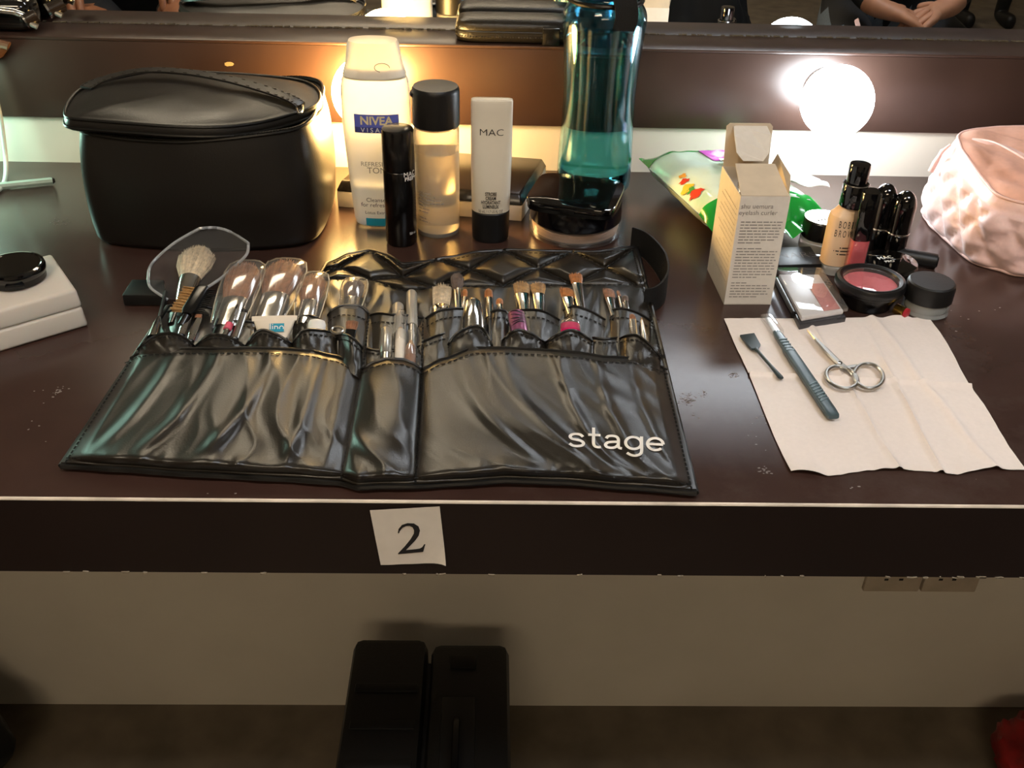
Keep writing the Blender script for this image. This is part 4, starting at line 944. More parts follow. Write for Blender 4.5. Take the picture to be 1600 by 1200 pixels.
# backing with the quilted flap
YK = [(262, 478), (330, 462), (420, 446), (500, 428), (512, 410), (545, 396), (579, 391), (605, 398), (630, 412), (660, 409), (700, 402), (750, 393), (800, 390), (860, 392), (930, 393), (995, 385)]
YQ = [(475, 452), (520, 436), (579, 438), (632, 455), (680, 450), (785, 447), (891, 446), (994, 446)]
QX = [475, 579, 680, 787, 896, 994]
def backpx(u, v):
    bxx, txx = ipxl(BXK, u), ipxl(KXK, u)
    return lerp(bxx, txx, v), lerp(ipx(YB, bxx)+5, ipx(YK, txx), v)
def backz(u, v):
    x, y = backpx(u, v); z = .0035
    yk, yq = ipx(YK, x), ipx(YQ, x)
    if y < yq and x > 475:
        i = max(k for k in range(6) if QX[k] <= x) if x < 994 else 4; i = min(i, 4)
        s = (x-QX[i])/(QX[i+1]-QX[i]); t_ = (y-yk)/max(1, yq-yk)
        d = min(abs(t_-s), abs(t_-1+s), 1-t_+.02, t_+.03); z += .0062*min(1, max(0, d)*3.6)**.6
    elif y < 560: z += .0030*sm(.5, .62, v)*(1+nz(x*.025, y*.02, 3))+.0015*ridge(x*.04, y*.02, 8)*sm(.5, .6, v)
    return z+.0012*nz(x*.02, y*.03, 1)+.0012
def backf(u, v): x, y = backpx(u, v); return P(x, y, max(.0028, backz(u, v)))
mk('backing', slab(backf, 300, 180, .0022), LEA, roll, smooth=70)
def onback(x, y):        # height of the backing under a pixel
    v = .5; u = .5
    for _ in range(30):
        lo, hi = 0, 1
        for _ in range(18):
            u = (lo+hi)/2
            if backpx(u, v)[0] < x: lo = u
            else: hi = u
        y0, y1 = backpx(u, 0)[1], backpx(u, 1)[1]; v = min(1, max(0, (y0-y)/(y0-y1)))
    return P(x, y, max(.0028, backz(u, v))+.0004)
ql = []
for i in range(5):
    a0, b0_ = (QX[i], QX[i+1])
    for s0 in (0, 1):
        row = []
        for k in range(25):
            f = k/24; x = lerp(a0, b0_, f); t_ = f if s0 == 0 else 1-f
            if x < 512 and t_ < .5: continue
            row.append(onback(x, lerp(ipx(YK, x)+2, ipx(YQ, x), t_)))
        if len(row) > 2: ST += stitchrow(row)
ST += stitchrow([onback(x, ipx(YQ, x)) for x in range(520, 992, 4)])
ST += stitchrow([onback(x, ipx(YK, x)+5) for x in range(522, 990, 4)])
ST += stitchrow([onback(lerp(988, 1034, k/40), lerp(390, 560, k/40)) for k in range(41)])
mk('edge_binding', join(tube([backf(k/200, 1)+V((0, 0, -.0006)) for k in range(201)], .0017, 8), tube([backf(1, k/100)+V((0, 0, -.0006)) for k in range(101)], .0017, 8), tube([backf(0, k/100)+V((0, 0, -.0006)) for k in range(101)], .0017, 8), tube([backf(k/200, 0)+V((0, 0, -.0004)) for k in range(201)], .0019, 8)), BINDING, roll)
# sewn pockets: rear row, then front row
def pocket(tops, zlo, zhi, drop=70, side=0, ybot=None):
    def f(u, v):
        x, y = poly(tops, u); yb = (ybot if ybot else ipx(YT, x)+14); yb = max(yb, y+8)
        z = zlo+(zhi-zlo)*(max(0, math.sin(PI*min(1, max(0, u))))**.6)*(1-.60*v)+.0007*nz(x*.09, y*.05+v*3, 4)
        return P(x, lerp(y, yb, v), z)
    mk('pocket', slab(f, 36, 16, .0007), LEA, roll, smooth=70)
    mk('pocket_binding', tube([f(k/30, 0)+V((0, 0, .0003)) for k in range(31)], .0009, 7), BINDING, roll)
    ST.extend(stitchrow([f(k/40, .16) for k in range(41)], .0036, .0022))
REAR = [[(664, 499), (678, 490), (694, 484), (724, 483), (738, 492)], [(757, 494), (768, 488), (779, 485), (791, 488), (796, 500)], [(808, 488), (816, 485), (841, 485), (858, 491), (876, 502)], [(880, 486), (890, 481), (900, 479), (925, 488), (948, 502)], [(951, 488), (960, 484), (976, 483), (1000, 491), (1018, 503)],
        [(262, 488), (278, 482), (300, 480), (330, 482), (344, 492)], [(340, 506), (362, 503), (392, 503), (410, 512)], [(456, 500), (470, 495), (486, 494), (500, 500), (506, 512)], [(512, 494), (522, 483), (540, 477), (565, 480), (578, 493)], [(578, 493), (592, 490), (612, 492), (640, 494), (662, 498)]]
FRONT = [[(700, 540), (712, 523), (730, 513), (748, 510), (762, 524), (769, 542)], [(785, 533), (797, 521), (812, 516), (832, 523), (851, 536)], [(852, 536), (870, 524), (891, 516), (908, 521), (925, 534)], [(926, 528), (945, 530), (967, 528)], [(968, 530), (980, 525), (996, 525), (1016, 540), (1032, 560)],
         [(216, 546), (238, 527), (265, 521), (288, 528), (305, 543)], [(305, 543), (320, 528), (335, 523), (360, 528), (383, 542)], [(384, 542), (397, 523), (412, 516), (435, 524), (457, 539)], [(457, 539), (466, 524), (478, 516), (502, 517), (528, 521)], [(528, 522), (542, 524), (555, 532), (566, 545)]]
for tp_ in REAR: pocket(tp_, .0055, .0150)
for tp_ in FRONT: pocket(tp_, .0095, .0212 if tp_[0][0] != 926 else .0125)
pocket([(660, 535), (675, 528), (690, 523), (706, 520)], .0095, .0125); pocket([(572, 545), (590, 548), (615, 545), (640, 546), (660, 540)], .0080, .0110)
for (x0, y0, x1, y1) in ((577, 492, 568, 572), (661, 498, 659, 572)): ST += stitchrow([P(lerp(x0, x1, k/20), lerp(y0, y1, k/20), .0150-.004*k/20) for k in range(21)])
mk('stitching', join(*ST), THREAD, roll, smooth=0)['kind'] = 'stuff'
# lettering: stage
def ribbon(pts, w, closed=False, dens=10):
    n = (len(pts)-1)*dens; c_ = [V((*poly(pts, q/n), 0)) for q in range(n+1)]; vs = []; fs = []
    for q, p_ in enumerate(c_):
        d = (c_[min(q+1, n)]-c_[max(q-1, 0)]).normalized(); m_ = V((-d.y, d.x, 0))*w/2; vs += [p_-m_, p_+m_]
        if q: fs.append((2*q-2, 2*q, 2*q+1, 2*q-1))
    return vs, fs
arc = lambda cx, cy, r, a0, a1, n: [(cx+r*math.cos(math.radians(lerp(a0, a1, q/n))), cy+r*math.sin(math.radians(lerp(a0, a1, q/n)))) for q in range(n+1)]
GLY = [(1.05, [[(.80, .74), (.66, .88), (.44, .915), (.22, .86), (.13, .72), (.22, .58), (.45, .52), (.68, .46), (.82, .32), (.76, .16), (.52, .085), (.28, .10), (.10, .24)]]),
       (.80, [[(.30, 1.42), (.30, .85), (.30, .34), (.37, .14), (.52, .085), (.68, .10)], [(.02, .915), (.34, .915), (.66, .915)]]),
       (1.10, [[(.16, .72), (.26, .87), (.48, .915), (.70, .86), (.79, .70), (.79, .45), (.79, .25), (.84, .11), (.98, .085)], [(.79, .52), (.50, .50), (.24, .44), (.12, .28), (.20, .13), (.42, .085), (.64, .15), (.79, .32)]]),
       (1.12, [arc(.48, .5, .41, 0, 360, 16), [(.90, .98), (.90, .5), (.90, -.05), (.82, -.25), (.60, -.36), (.36, -.34), (.14, -.20)]]),
       (1.0, [[(.10, .49), (.5, .49), (.90, .49)], arc(.5, .5, .41, 0, 318, 14)])]
x_ = 0; gl = []
for adv, strokes in GLY:
    for st_ in strokes: gl.append(mv(ribbon(st_, .165), (x_, 0, 0)))
    x_ += adv
def flapat(x, y):
    v = .3; u = .9
    for _ in range(6):
        lo, hi = 0, 1
        for _ in range(20):
            u = (lo+hi)/2
            if flappx(u, v)[0] < x: lo = u
            else: hi = u
        a, b_ = flappx(u, 0)[1], flappx(u, 1)[1]; v = min(1, max(0, (a-y)/(a-b_)))
    return P(x, y, flapz(u, v)+.0005)
def stg(v):
    f = v.x/x_; return flapat(887+152*f, 698+8*f-22.6*v.y)
mkflat('lettering', mapv(join(*gl), stg), mat('stage_print', 'eeeae4', .5), roll)
# waist strap loop and buckle
pth = [(985, 392), (1006, 404), (1024, 425), (1036, 448), (1039, 466), (1031, 480), (1018, 487), (1004, 486)]
pp = [poly(pth, k/30) for k in range(31)]
rib = []
for k, (x, y) in enumerate(pp):
    b_ = P(x, y, 0); q_ = P(poly(pth, min(1, (k+1)/30))[0], poly(pth, min(1, (k+1)/30))[1])-P(*poly(pth, max(0, (k-1)/30))); n_ = V((-q_.y, q_.x, 0)).normalized()*.0007
    h_ = .027-.014*abs(k/30-.4)
    rib.append([b_-n_+V((0, 0, .0008)), b_+n_+V((0, 0, .0008)), b_+n_*1.0+V((0, 0, h_)), b_-n_+V((0, 0, h_))])
mk('waist_strap', loft(rib), WEB, roll)
bk = [(189, 461), (206, 436), (256, 437), (268, 455), (213, 455), (203, 461)]
mk('strap_buckle', bevelled(hexa([P(190, 461, .0095)-V((0, 0, .0090)), P(258, 461, .0095)-V((0, 0, .0090)), P(256, 437, .0095)-V((0, 0, .0090)), P(206, 436, .0095)-V((0, 0, .0090))], [P(190, 461, .0095), P(258, 461, .0095), P(256, 437, .0095), P(206, 436, .0095)]), .001), mat('buckle_black', '101010', .45), roll)

# ---------------------------------------------------------------- brushes
GB = 'brushes in the brush roll'
def strands(A, B, w, nn, d, hw0, ht0, hw1, ht1, shape, n, seed, r):
    rd = random.Random(seed); vs, fs = [], []; L_ = (B-A).length
    for i in range(n):
        while True:
            a, b_ = rd.uniform(-1, 1), rd.uniform(-1, 1)
            if a*a+b_*b_ <= 1: break
        ln = {'flat': 1-.10*a*a, 'round': 1-.45*(a*a+b_*b_), 'angled': 1-.22*(a+1), 'fluffy': 1-.35*a*a-.2*b_*b_, 'point': 1-.7*(a*a+b_*b_)**.5}[shape]*rd.uniform(.93, 1.03)
        p0 = A+w*a*hw0+nn*b_*ht0; p2 = A+d*L_*ln+w*a*hw1+nn*b_*ht1; p1 = p0.lerp(p2, .55)+w*a*abs(hw1-hw0)*.25+nn*b_*abs(ht1)*.12
        k = len(vs)
        for q_, rr in ((p0, r), (p1, r), (p2, r*.35)):
            for j in range(3): vs.append(q_+w*rr*math.cos(j*2*PI/3+i)+nn*rr*math.sin(j*2*PI/3+i))
        for s in (0, 3):
            for j in range(3): fs.append((k+s+j, k+s+(j+1) % 3, k+s+3+(j+1) % 3, k+s+3+j))
        fs.append((k+6, k+7, k+8))
    return vs, fs
def brush(label, base, tip, tf, wf, we, wb, hair, shape, zb=.0105, zt=.0125, fer=CHROME, flat=.45, n=110, group=GB, name='makeup_brush', ring=False, handle=BLK):
    A, B = P(*base, zb), P(*tip, zt); d, w, nn = frame(A, B); s = SC(*tip, zt); M_ = A.lerp(B, tf); L_ = (B-A).length
    t = thing(name, label, 'brush', V((A.x, A.y, T+.003)), group)
    h0, h1, hb = wf*s/2, we*s/2, wb*s/2
    th0, th1 = min(h0, .0032), max(.0010, h1*flat)
    fe = mk('ferrule', spindle(A-d*.004, M_, [(0, h0, th0), (.15, h0, th0), (.5, lerp(h0, h1, .4), lerp(th0, th1, .45)), (.95, h1, th1), (1, h1*.97, th1*.9)], 18), fer, t)
    if ring: mk('ferrule_ring', spindle(A+d*.0006, A+d*.0016, [(0, h0*1.06, th0*1.06), (1, h0*1.06, th0*1.06)], 18), fer, fe)
    ht = th1*(1.5 if shape in ('fluffy', 'round') else 1.0)
    core = spindle(M_-d*.0008, M_+(B-M_)*.92, [(0, h1*.9, th1*.85), (.45, lerp(h1, hb, .7)*.93, ht*.95), (.75, hb*.90, ht*.85), (.93, hb*.62, ht*.5), (1, hb*.3, ht*.25)] if shape != 'flat' else [(0, h1*.9, th1*.85), (.5, lerp(h1, hb, .7)*.95, ht*.9), (.9, hb*.92, ht*.6), (1, hb*.85, ht*.4)], 14)
    mk('bristles', join(core, strands(M_-d*.0006, B, w, nn, d, h1*.93, th1*.9, hb, ht, shape, n, hash(label) % 1000 if False else len(label)*7+int(tip[0]), max(.00016, hb/26))), hair, t, smooth=60)
    e_ = A-d*.034; e_ = V((e_.x, e_.y, max(e_.z, T+.0088)))
    mk('handle', spindle(e_, A-d*.003, [(0, h0*.6, th0*.6), (.8, h0*.85, th0*.85), (1, h0*.8, th0*.8)], 12), handle, t)
    return t
brush('wide flat brush with pale straw bristles at the quilted flap', (689, 489), (691, 446), .24, 25, 27, 31, H_PALE, 'flat', n=190)
brush('fluffy dark brown dome brush behind the pale straw brush', (716, 486), (714, 427), .55, 12, 12, 23, H_GREY, 'fluffy', flat=.8, n=190, zt=.0150)
brush('tiny orange brush half hidden behind the chrome cap', (724, 480), (727, 451), .55, 9, 9, 9, H_ORANGE, 'round', zb=.0095, zt=.0105, n=70)
brush('round orange-tipped brush on a slim chrome ferrule beside the chrome cap', (765, 494), (763, 452), .64, 13, 13, 14, H_ORANGE, 'round', flat=.8)
brush('short stubby orange brush next to the slim round one', (782, 492), (780, 467), .60, 11, 11, 12, H_ORANGE, 'round', flat=.8, n=80)
brush('flat tan shader brush with a pinched ferrule, above the zebra tube', (819, 492), (814, 442), .62, 18, 24, 27, H_TAN, 'flat', n=150)
brush('flat tan shader brush leaning against its twin', (843, 492), (840, 443), .64, 17, 20, 25, H_TAN, 'flat', n=150, zb=.0098)
brush('flat angled orange brush above the pink dome cap', (891, 490), (884, 449), .58, 13, 20, 24, H_ORANGE, 'angled', n=140)
brush('tallest flat orange brush with a long chrome ferrule', (909, 488), (899, 428), .72, 14, 18, 22, H_ORANGE, 'flat', n=140, zt=.0150)
brush('flat brown fan-edged brush in the last rear pocket', (958, 492), (950, 450), .60, 11, 16, 19, H_BROWN, 'angled', n=120)
brush('thin pointed brown liner brush in the last rear pocket', (975, 492), (965, 453), .72, 10, 6, 6, H_BROWN, 'point', n=50)
brush('small dark smudge brush beside the pointed liner brush', (981, 492), (976, 462), .66, 9, 9, 12, H_GREY, 'round', flat=.8, n=80, zb=.0098)
brush('slanted dark-tipped brush with a broad steel ferrule by the strap side', (991, 527), (988, 490), .75, 13, 11, 9, H_BROWN, 'angled', zb=.0115, zt=.0185, n=70)
brush('needle-thin steel brush at the edge of the roll', (1007, 530), (1002, 496), .86, 13, 5, 3, H_TAN, 'point', zb=.0105, zt=.0165, n=30, fer=STEEL)
brush('chrome brush with hidden tip in the first left pocket', (286, 518), (297, 486), .95, 14, 12, 10, H_GREY, 'flat', zb=.0130, zt=.0190, n=60, ring=True)
brush('chrome concealer brush with a short brown tip in the first left pocket', (300, 527), (312, 489), .78, 14, 13, 11, H_BROWN, 'round', zb=.0120, zt=.0190, n=80, ring=True)
t = brush('fine pointed eyeliner brush with a pink band', (354, 518), (372, 474), .80, 9, 5, 3, H_BLACK, 'point', zb=.0135, zt=.0215, n=30, ring=True)
A_ = P(354, 518, .0135); B_ = P(372, 474, .0215)
mk('pink_band', spindle(A_.lerp(B_, .06), A_.lerp(B_, .26), [(0, .0029, .0029), (1, .0027, .0027)], 16), mat('band_pink', 'e0607a', .4), t)
brush('grey metal smudger brush with a black dome tip', (370, 522), (383, 483), .84, 12, 11, 11, H_BLACK, 'round', zb=.0130, zt=.0210, fer=STEEL, n=60, flat=.9)
brush('short stiff brown brush on a black holder near the key ring', (547, 525), (551, 501), .40, 17, 18, 21, H_BROWN, 'flat', zb=.0150, zt=.0215, fer=BLK, n=90)
# brushes in clear guards
def guarded(label, base, tip, tf, wf, wb, hair, zb, zt, gw=1.12):
    t = brush(label, base, tip, tf, wf, wf*1.05, wb, hair, 'fluffy', zb, zt, fer=CHROME, flat=.42, n=260, group='brushes in clear guards')
    A, B = P(*base, zb), P(*tip, zt); d, w, nn = frame(A, B); s = SC(*tip, zt); h = wb*s/2*gw
    B2 = B+d*.003; A2 = A.lerp(B, .02)
    secs = [(0, wf*s/2*1.25, .0040), (.25, lerp(wf*s/2*1.25, h, .55), .0058), (.55, h, .0072), (.8, h*1.0, .0060), (.93, h*.86, .0035), (.985, h*.55, .0016), (1, h*.30, .0010)]
    g = mk('brush_guard', spindle(A2, B2, secs, 36, cap0=False, cap1=False), GUARD, t, smooth=70)
    g['label'] = 'clear curved plastic guard round the bristles'
    L_ = B2-A2
    edge = [A2+L_*q[0]-w*q[1] for q in secs]+[A2+L_*q[0]+w*q[1] for q in secs[::-1]]
    mk('guard_seam', tube(edge, .00055, 6), mat('seam_plastic', 'cfc4ae', .25, trans=.4), g)
guarded('large brown powder brush in a clear guard beside the clear scoop', (354, 506), (388, 410), .38, 38, 56, H_BROWN, .0130, .0240)
guarded('widest brown powder brush in a clear guard, between two others', (416, 500), (450, 407), .40, 40, 62, H_BROWN, .0120, .0230)
guarded('narrower brown blusher brush in a clear guard with a dotted seam', (478, 504), (493, 428), .42, 28, 42, H_BROWN, .0110, .0190)
guarded('slanted chrome-ended brush in a clear guard by the middle seam', (545, 490), (556, 437), .45, 24, 34, H_GREY, .0110, .0160, 1.2)
# big clear scoop with a pale brush in it
t = thing('scoop_brush', 'pale bristled kabuki brush inside a large clear plastic scoop guard', 'brush', V((P(300, 470, .01).x, P(300, 470, .01).y, T+.004)))
lf = [(262, 468), (236, 450), (232, 432), (238, 411), (272, 380), (312, 357)]
rt = [(284, 468), (318, 452), (342, 437), (362, 420), (385, 398), (388, 380)]
def scoop(u, v):
    a, b_ = poly(lf, v), poly(rt, v); x, y = lerp(a[0], b_[0], u), lerp(a[1], b_[1], u)
    y -= 10*math.sin(PI*u)*sm(.8, 1, v)
    return P(x, y, .0080+.024*v*(.6+.4*v)+.0085*(2*u-1)**2*(1-.5*v)-.004*math.exp(-((v-.45)/.16)**2)*math.cos((u-.5)*PI)+.0042*nz(u*2.6, v*3.2)+.0015*nz(u*7, v*8, 3))
sg_ = mk('scoop_guard', grid(scoop, 40, 46), SCOOP, t, smooth=70)
mk('scoop_rim', tube([scoop(0, k/30) for k in range(31)]+[scoop(k/20, 1) for k in range(1, 21)]+[scoop(1, 1-k/30) for k in range(1, 31)], .0011, 8), mat('rim_plastic', 'c9ccd0', .08, trans=.5, spec=.7), sg_)
A_, B_ = P(284, 474, .0110), P(314, 386, .0250); d, w, nn = frame(A_, B_); s = SC(300, 430, .02)
mk('ferrule', spindle(A_, A_.lerp(B_, .42), [(0, 10*s, .0045), (.6, 15*s, .0055), (1, 17*s, .0058)], 20), CHROME, t)
mk('bristles', join(spindle(A_.lerp(B_, .41), B_, [(0, 16*s, .0050), (.3, 24*s, .0058), (.6, 27*s, .0055), (.85, 20*s, .0035), (1, 8*s, .001)], 20), strands(A_.lerp(B_, .41), B_, w, nn, d, 16*s, .005, 31*s, .007, 'fluffy', 420, 5, .00032)), H_PALE, t, smooth=60)
e_ = A_-d*.028; mk('handle', spindle(V((e_.x, e_.y, max(e_.z, T+.0085))), A_, [(0, .003, .003), (1, .0042, .0042)], 14), BLK, t)
# mascara wand
t = thing('mascara_wand', 'black spiral mascara wand with a clear stem at the end of the roll', 'mascara wand', V((P(241, 520, .012).x, P(241, 520, .012).y, T+.004)), GB)
A_, B_ = P(249, 495, .0165), P(259, 456, .0200); d, w, nn = frame(A_, B_)
vs_ = []
for k in range(26):
    c_ = A_.lerp(B_, k/25)
    for j in range(14):
        a = 2*PI*j/14+k*.37; o_ = w*math.cos(a)+nn*math.sin(a); rr = 6.2*SC(255, 475)*(.75+.25*math.sin(k/25*PI))*.5*1.6
        q_ = c_+o_*rr+d*.0006; tg = d.cross(o_)*.00028; vs_.append(([c_-tg, c_+tg, q_], [(0, 1, 2)])); 
mk('bristles', join(*vs_, spindle(A_, B_, [(0, .0011, .0011), (1, .0010, .0010)], 10)), H_BLACK, t, smooth=0)
mk('stem', spindle(P(238, 528, .0150), A_, [(0, .0036, .0030), (.6, .0030, .0026), (.92, .0016, .0016), (1, .0010, .0010)], 16), CHROME, t)
# brow brush and comb
t = thing('brow_comb', 'two-sided brow brush with tan bristles and a black comb', 'brow brush', V((P(292, 495, .012).x, P(292, 495, .012).y, T+.005)), GB)
A_, B_ = P(292, 492, .0200), P(318, 448, .0270); d, w, nn = frame(A_, B_)
mk('head', spindle(A_, B_, [(0, .0035, .0022), (.15, .0050, .0026), (.9, .0050, .0026), (1, .0040, .0018)], 20, p=4), BLK, t)
tu = []
for k in range(9):
    for j in range(7):
        c_ = A_.lerp(B_, .12+.76*k/8)-w*.0046+nn*(-.0012+.0004*j); tu.append(tube([c_, c_-w*.0085+nn*.0006*(j-3)*.4+d*.0004*math.sin(k*3+j)], [.00045, .00028], 5))
mk('bristles', join(*tu), H_TAN, t)
co = []
for k in range(14): c_ = A_.lerp(B_, .1+.8*k/13)+w*.0046; co.append(spindle(c_, c_+w*.0060, [(0, .0004, .0008), (1, .0002, .0004)], 6))
mk('comb_teeth', join(*co), BLK, t)
mk('handle', spindle(P(284, 508, .0150), A_, [(0, .0032, .003), (1, .003, .0022)], 12), BLK, t)
# pencils in the middle pocket
PW = mat('pencil_white', 'ddd6cc', .4); PG = mat('pencil_grey_cap', 'b9b4ab', .3, trans=.35)
def pencil(label, base, tip, wpx, zb, zt, parts):
    A, B = P(*base, zb), P(*tip, zt); r = wpx*SC(*tip, zt)/2
    t = thing('cosmetic_pencil', label, 'pencil', V((A.x, A.y, T+.006)), 'pencils in the middle pocket')
    for nm, m, secs in parts: mk(nm, spindle(A, B, [(a, r*k, r*k) for a, k in secs], 20), m, t, smooth=50)
WOOD = mat('pencil_wood', 'c9a27a', .7); CORE = mat('pencil_brown', '8a6a58', .5)
capd = [(.985, .97), (.995, .8), (1, .5)]
pencil('tallest pencil with a long clear cap in the middle pocket', (645, 560), (643, 457), 17, .0085, .0130, [('barrel', STEEL, [(0, .85), (.52, .85)]), ('lead', PW, [(.521, .8), (.60, .75), (.62, .4)]), ('cap', PG, [(.45, .96), (.46, 1), (.97, 1), (.99, .85), (1, .5)])])
pencil('frosted-cap pencil beside the white pencil', (622, 560), (622, 477), 18, .0085, .0135, [('barrel', STEEL, [(0, .85), (.42, .85)]), ('cap', PG, [(.40, .96), (.41, 1), (.97, 1), (.99, .85), (1, .5)])])
pencil('white pencil with a clear cap over its pale tip', (624, 574), (627, 488), 17, .0100, .0165, [('barrel', PW, [(0, .92), (.62, .92), (.63, .85)]), ('lead', WOOD, [(.631, .8), (.70, .3)]), ('cap', CLEARH, [(.44, 1), (.95, 1), (.99, .8), (1, .5)])])
pencil('short silver-capped pencil at the end of the middle pocket', (602, 572), (604, 516), 18, .0095, .0155, [('barrel', STEEL, [(0, .9), (.3, .9)]), ('cap', mat('cap_silver', 'a9a69f', .3, metal=.6), [(.30, .97), (.31, 1), (.98, 1), (1, .9)])])
pencil('brown pencil with a sharpened wooden tip under a clear cap', (641, 576), (642, 520), 19, .0090, .0160, [('barrel', CORE, [(0, .86), (.56, .86)]), ('lead', WOOD, [(.561, .84), (.78, .2)]), ('cap', CLEARH, [(.3, 1), (.94, 1), (.985, .8), (1, .5)])])
# tubes and caps in the front pockets
t = thing('chrome_cap', 'large mirror-bright chrome lid standing in a front pocket', 'lid', V((P(739, 540, .012).x, P(739, 540, .012).y, T+.006)))
s = SC(739, 490, .02); mk('shell', spindle(P(739, 524, .0120), P(739, 471, .0200), [(0, 19*s, .0066), (.38, 18.5*s, .0066), (.9, 14*s, .0058), (.97, 12*s, .005), (1, 9*s, .0036)], 40), CHROME, t, smooth=50)
mk('inner_rim', spindle(P(739, 526, .0118), P(739, 523, .0120), [(0, 17*s, .005), (1, 17*s, .005)], 32), STEEL, t)
t = thing('zebra_tube', 'purple tube with black zebra stripes in a front pocket', 'tube', V((P(813, 540, .012).x, P(813, 540, .012).y, T+.006)))
A_, B_ = P(813, 526, .0115), P(806, 490, .0180); s = SC(810, 500, .02)
mk('body', spindle(A_, B_, [(0, 13*s, .0052), (.96, 13.5*s, .0052), (1, 12.5*s, .0045)], 28), mat('purple_metal', '9a5a7c', .3, metal=.5), t)
d, w, nn = frame(A_, B_)
for k in range(5):
    def sf(u, v, k=k):
        a = lerp(.15, .85, u)*PI; f = .40+.12*k+.05*math.sin(u*5+k)+(.022 if k % 2 else .03)*(v-.5)*math.sin(u*PI)*2
        return A_.lerp(B_, f)+w*math.cos(a)*(13.6*s)+nn*math.sin(a)*.0055
    mk('stripe', grid(sf, 14, 2), mat('stripe_black', '140f14', .4), t)
t = thing('pink_balm', 'clear dome pot showing bright magenta balm in a front pocket', 'pot', V((P(891, 545, .012).x, P(891, 545, .012).y, T+.006)))
A_, B_ = P(891, 526, .0120), P(891, 499, .0190); s = SC(891, 505, .02)
mk('balm', spindle(A_, B_, [(0, 15*s, .0050), (.5, 15.5*s, .0050), (.68, 15*s, .0048), (.70, 13*s, .004)], 32), mat('magenta', 'c8165e', .3), t)
mk('dome_lid', spindle(A_, B_, [(.3, 17*s, .0058), (.65, 17*s, .0058), (.85, 14.5*s, .005), (.96, 9*s, .003), (1, 3*s, .001)], 32, cap0=False), CLEARH, t, smooth=60)
t = thing('cream_sachet_tube', 'small white squeeze tube with a blue label and flat crimped end', 'tube', V((P(428, 545, .012).x, P(428, 545, .012).y, T+.006)))
A_, B_ = P(428, 531, .0120), P(429, 494, .0225); s = SC(429, 500, .023)
mk('body', spindle(A_, B_, [(0, 22*s, .0055), (.4, 27*s, .0045), (.78, 32*s, .0022), (.80, 35*s, .0013), (.98, 36*s, .0012), (1, 35.5*s, .0009)], 40, p=3), mat('tube_cream', 'ddd2c2', .35, coat=.2), t, smooth=40)
d, w, nn = frame(A_, B_)
def lab(u, v): return A_.lerp(B_, lerp(.20, .58, v))+w*lerp(-6, 17, u)*s+nn*(lerp(.0050, .0038, v)+.0006)
mk('label', grid(lab, 6, 6), TEAL, t)
mkflat('lettering', mapv(text('lipo', .0075, 0, .0), lambda v: A_.lerp(B_, .40)+w*(v.x*.9+.0025)+d*v.y+nn*(.0052)), PRINT_W, t)
t = thing('white_cap_bottle', 'tiny bottle with a round white cap in a front pocket', 'bottle', V((P(495, 535, .012).x, P(495, 535, .012).y, T+.006)))
A_, B_ = P(494, 526, .0110), P(496, 500, .0190); s = SC(495, 505, .02)
mk('cap', spindle(A_.lerp(B_, .35), B_, [(0, 14*s, .0056), (.6, 14*s, .0056), (.88, 12*s, .0048), (1, 6*s, .0024)], 28), WHITEP, t, smooth=60)
mk('neck', spindle(A_, A_.lerp(B_, .36), [(0, 12*s, .005), (1, 12*s, .005)], 24), CREAMP, t)
tag(mk('key_ring', tube([P(527+9*math.cos(a), 516+5*math.sin(a), .0235) for a in [2*PI*k/28 for k in range(28)]], .0009, 8, True), STEEL), 'small steel ring hooked over a front pocket edge', 'ring')
# ================================================================ things on the mirror ledge
ZT = T+ZL
t = thing('padded_case', 'black padded zip case with dimpled stitching lying on the mirror ledge', 'case', (.035, YM-.022, ZT))
x0, x1 = PY(712, 40, YW+.018).x, PY(905, 40, YW+.018).x
h_ = .020
def pcs(f, z, dx=0): 
    l = []; n = 64
    cx, cy, a, b_ = (x0+x1)/2, (YW+.003+YM-.002)/2, (x1-x0)/2, (YM-YW-.004)/2
    for j in range(n):
        an = 2*PI*j/n; x, y = math.cos(an), math.sin(an); q = 1/((abs(x)**5+abs(y)**5)**.2); l.append(V((cx+(a-b_*(1-f))*q*x, cy+b_*f*q*y, ZT+z)))
    return l
PADM = mat('padded_leather', '17140f', .32, ns=500, nb=.35)
mk('body', loft([pcs(.86, .0003), pcs(.96, .002), pcs(1.0, .006), pcs(1, .009), pcs(.97, .0105), pcs(.99, .012), pcs(.97, .016), pcs(.86, .019), pcs(.6, .0205), pcs(.2, .021)]), PADM, t, smooth=60)
mk('zip', tube(pcs(.985, .0105), .0010, 6, True), ZIP, t)
mk('stitching', join(*stitchrow([v+V((0, 0, 0)) for v in pcs(1.005, .0062)], .0026, .0014, .0008, 0)), mat('stitch_grey', '2e2a24', .7), t, smooth=0)['kind'] = 'stuff'
q = PY(862, 48, YW-.003); mk('clip', box((q.x, YW+.0015, ZT+.008), (.016, .005, .016), .0012), BLK, t)
t = thing('clutch_bag', 'black clutch bag with a bright metal frame and barrel clasp on the mirror ledge', 'bag', (-.485, YM-.02, ZT))
cx = PY(20, 30, YW+.02).x
mk('body', box((cx-.055, YW+.024, ZT+.0145), (.15, .036, .027), .009, 4), mat('patent_black', '0f0e0e', .12, coat=.6), t)
B0, B1 = PY(8, 52, YW-.002), PY(98, 12, YW+.012)
mk('frame_bar', tube([V((cx-.13, YW+.004, ZT+.020)), V((cx-.03, YW+.002, ZT+.024)), V((cx+.010, YW+.003, ZT+.020)), V((cx+.024, YW+.010, ZT+.012))], .0030, 12), CHROME, t)
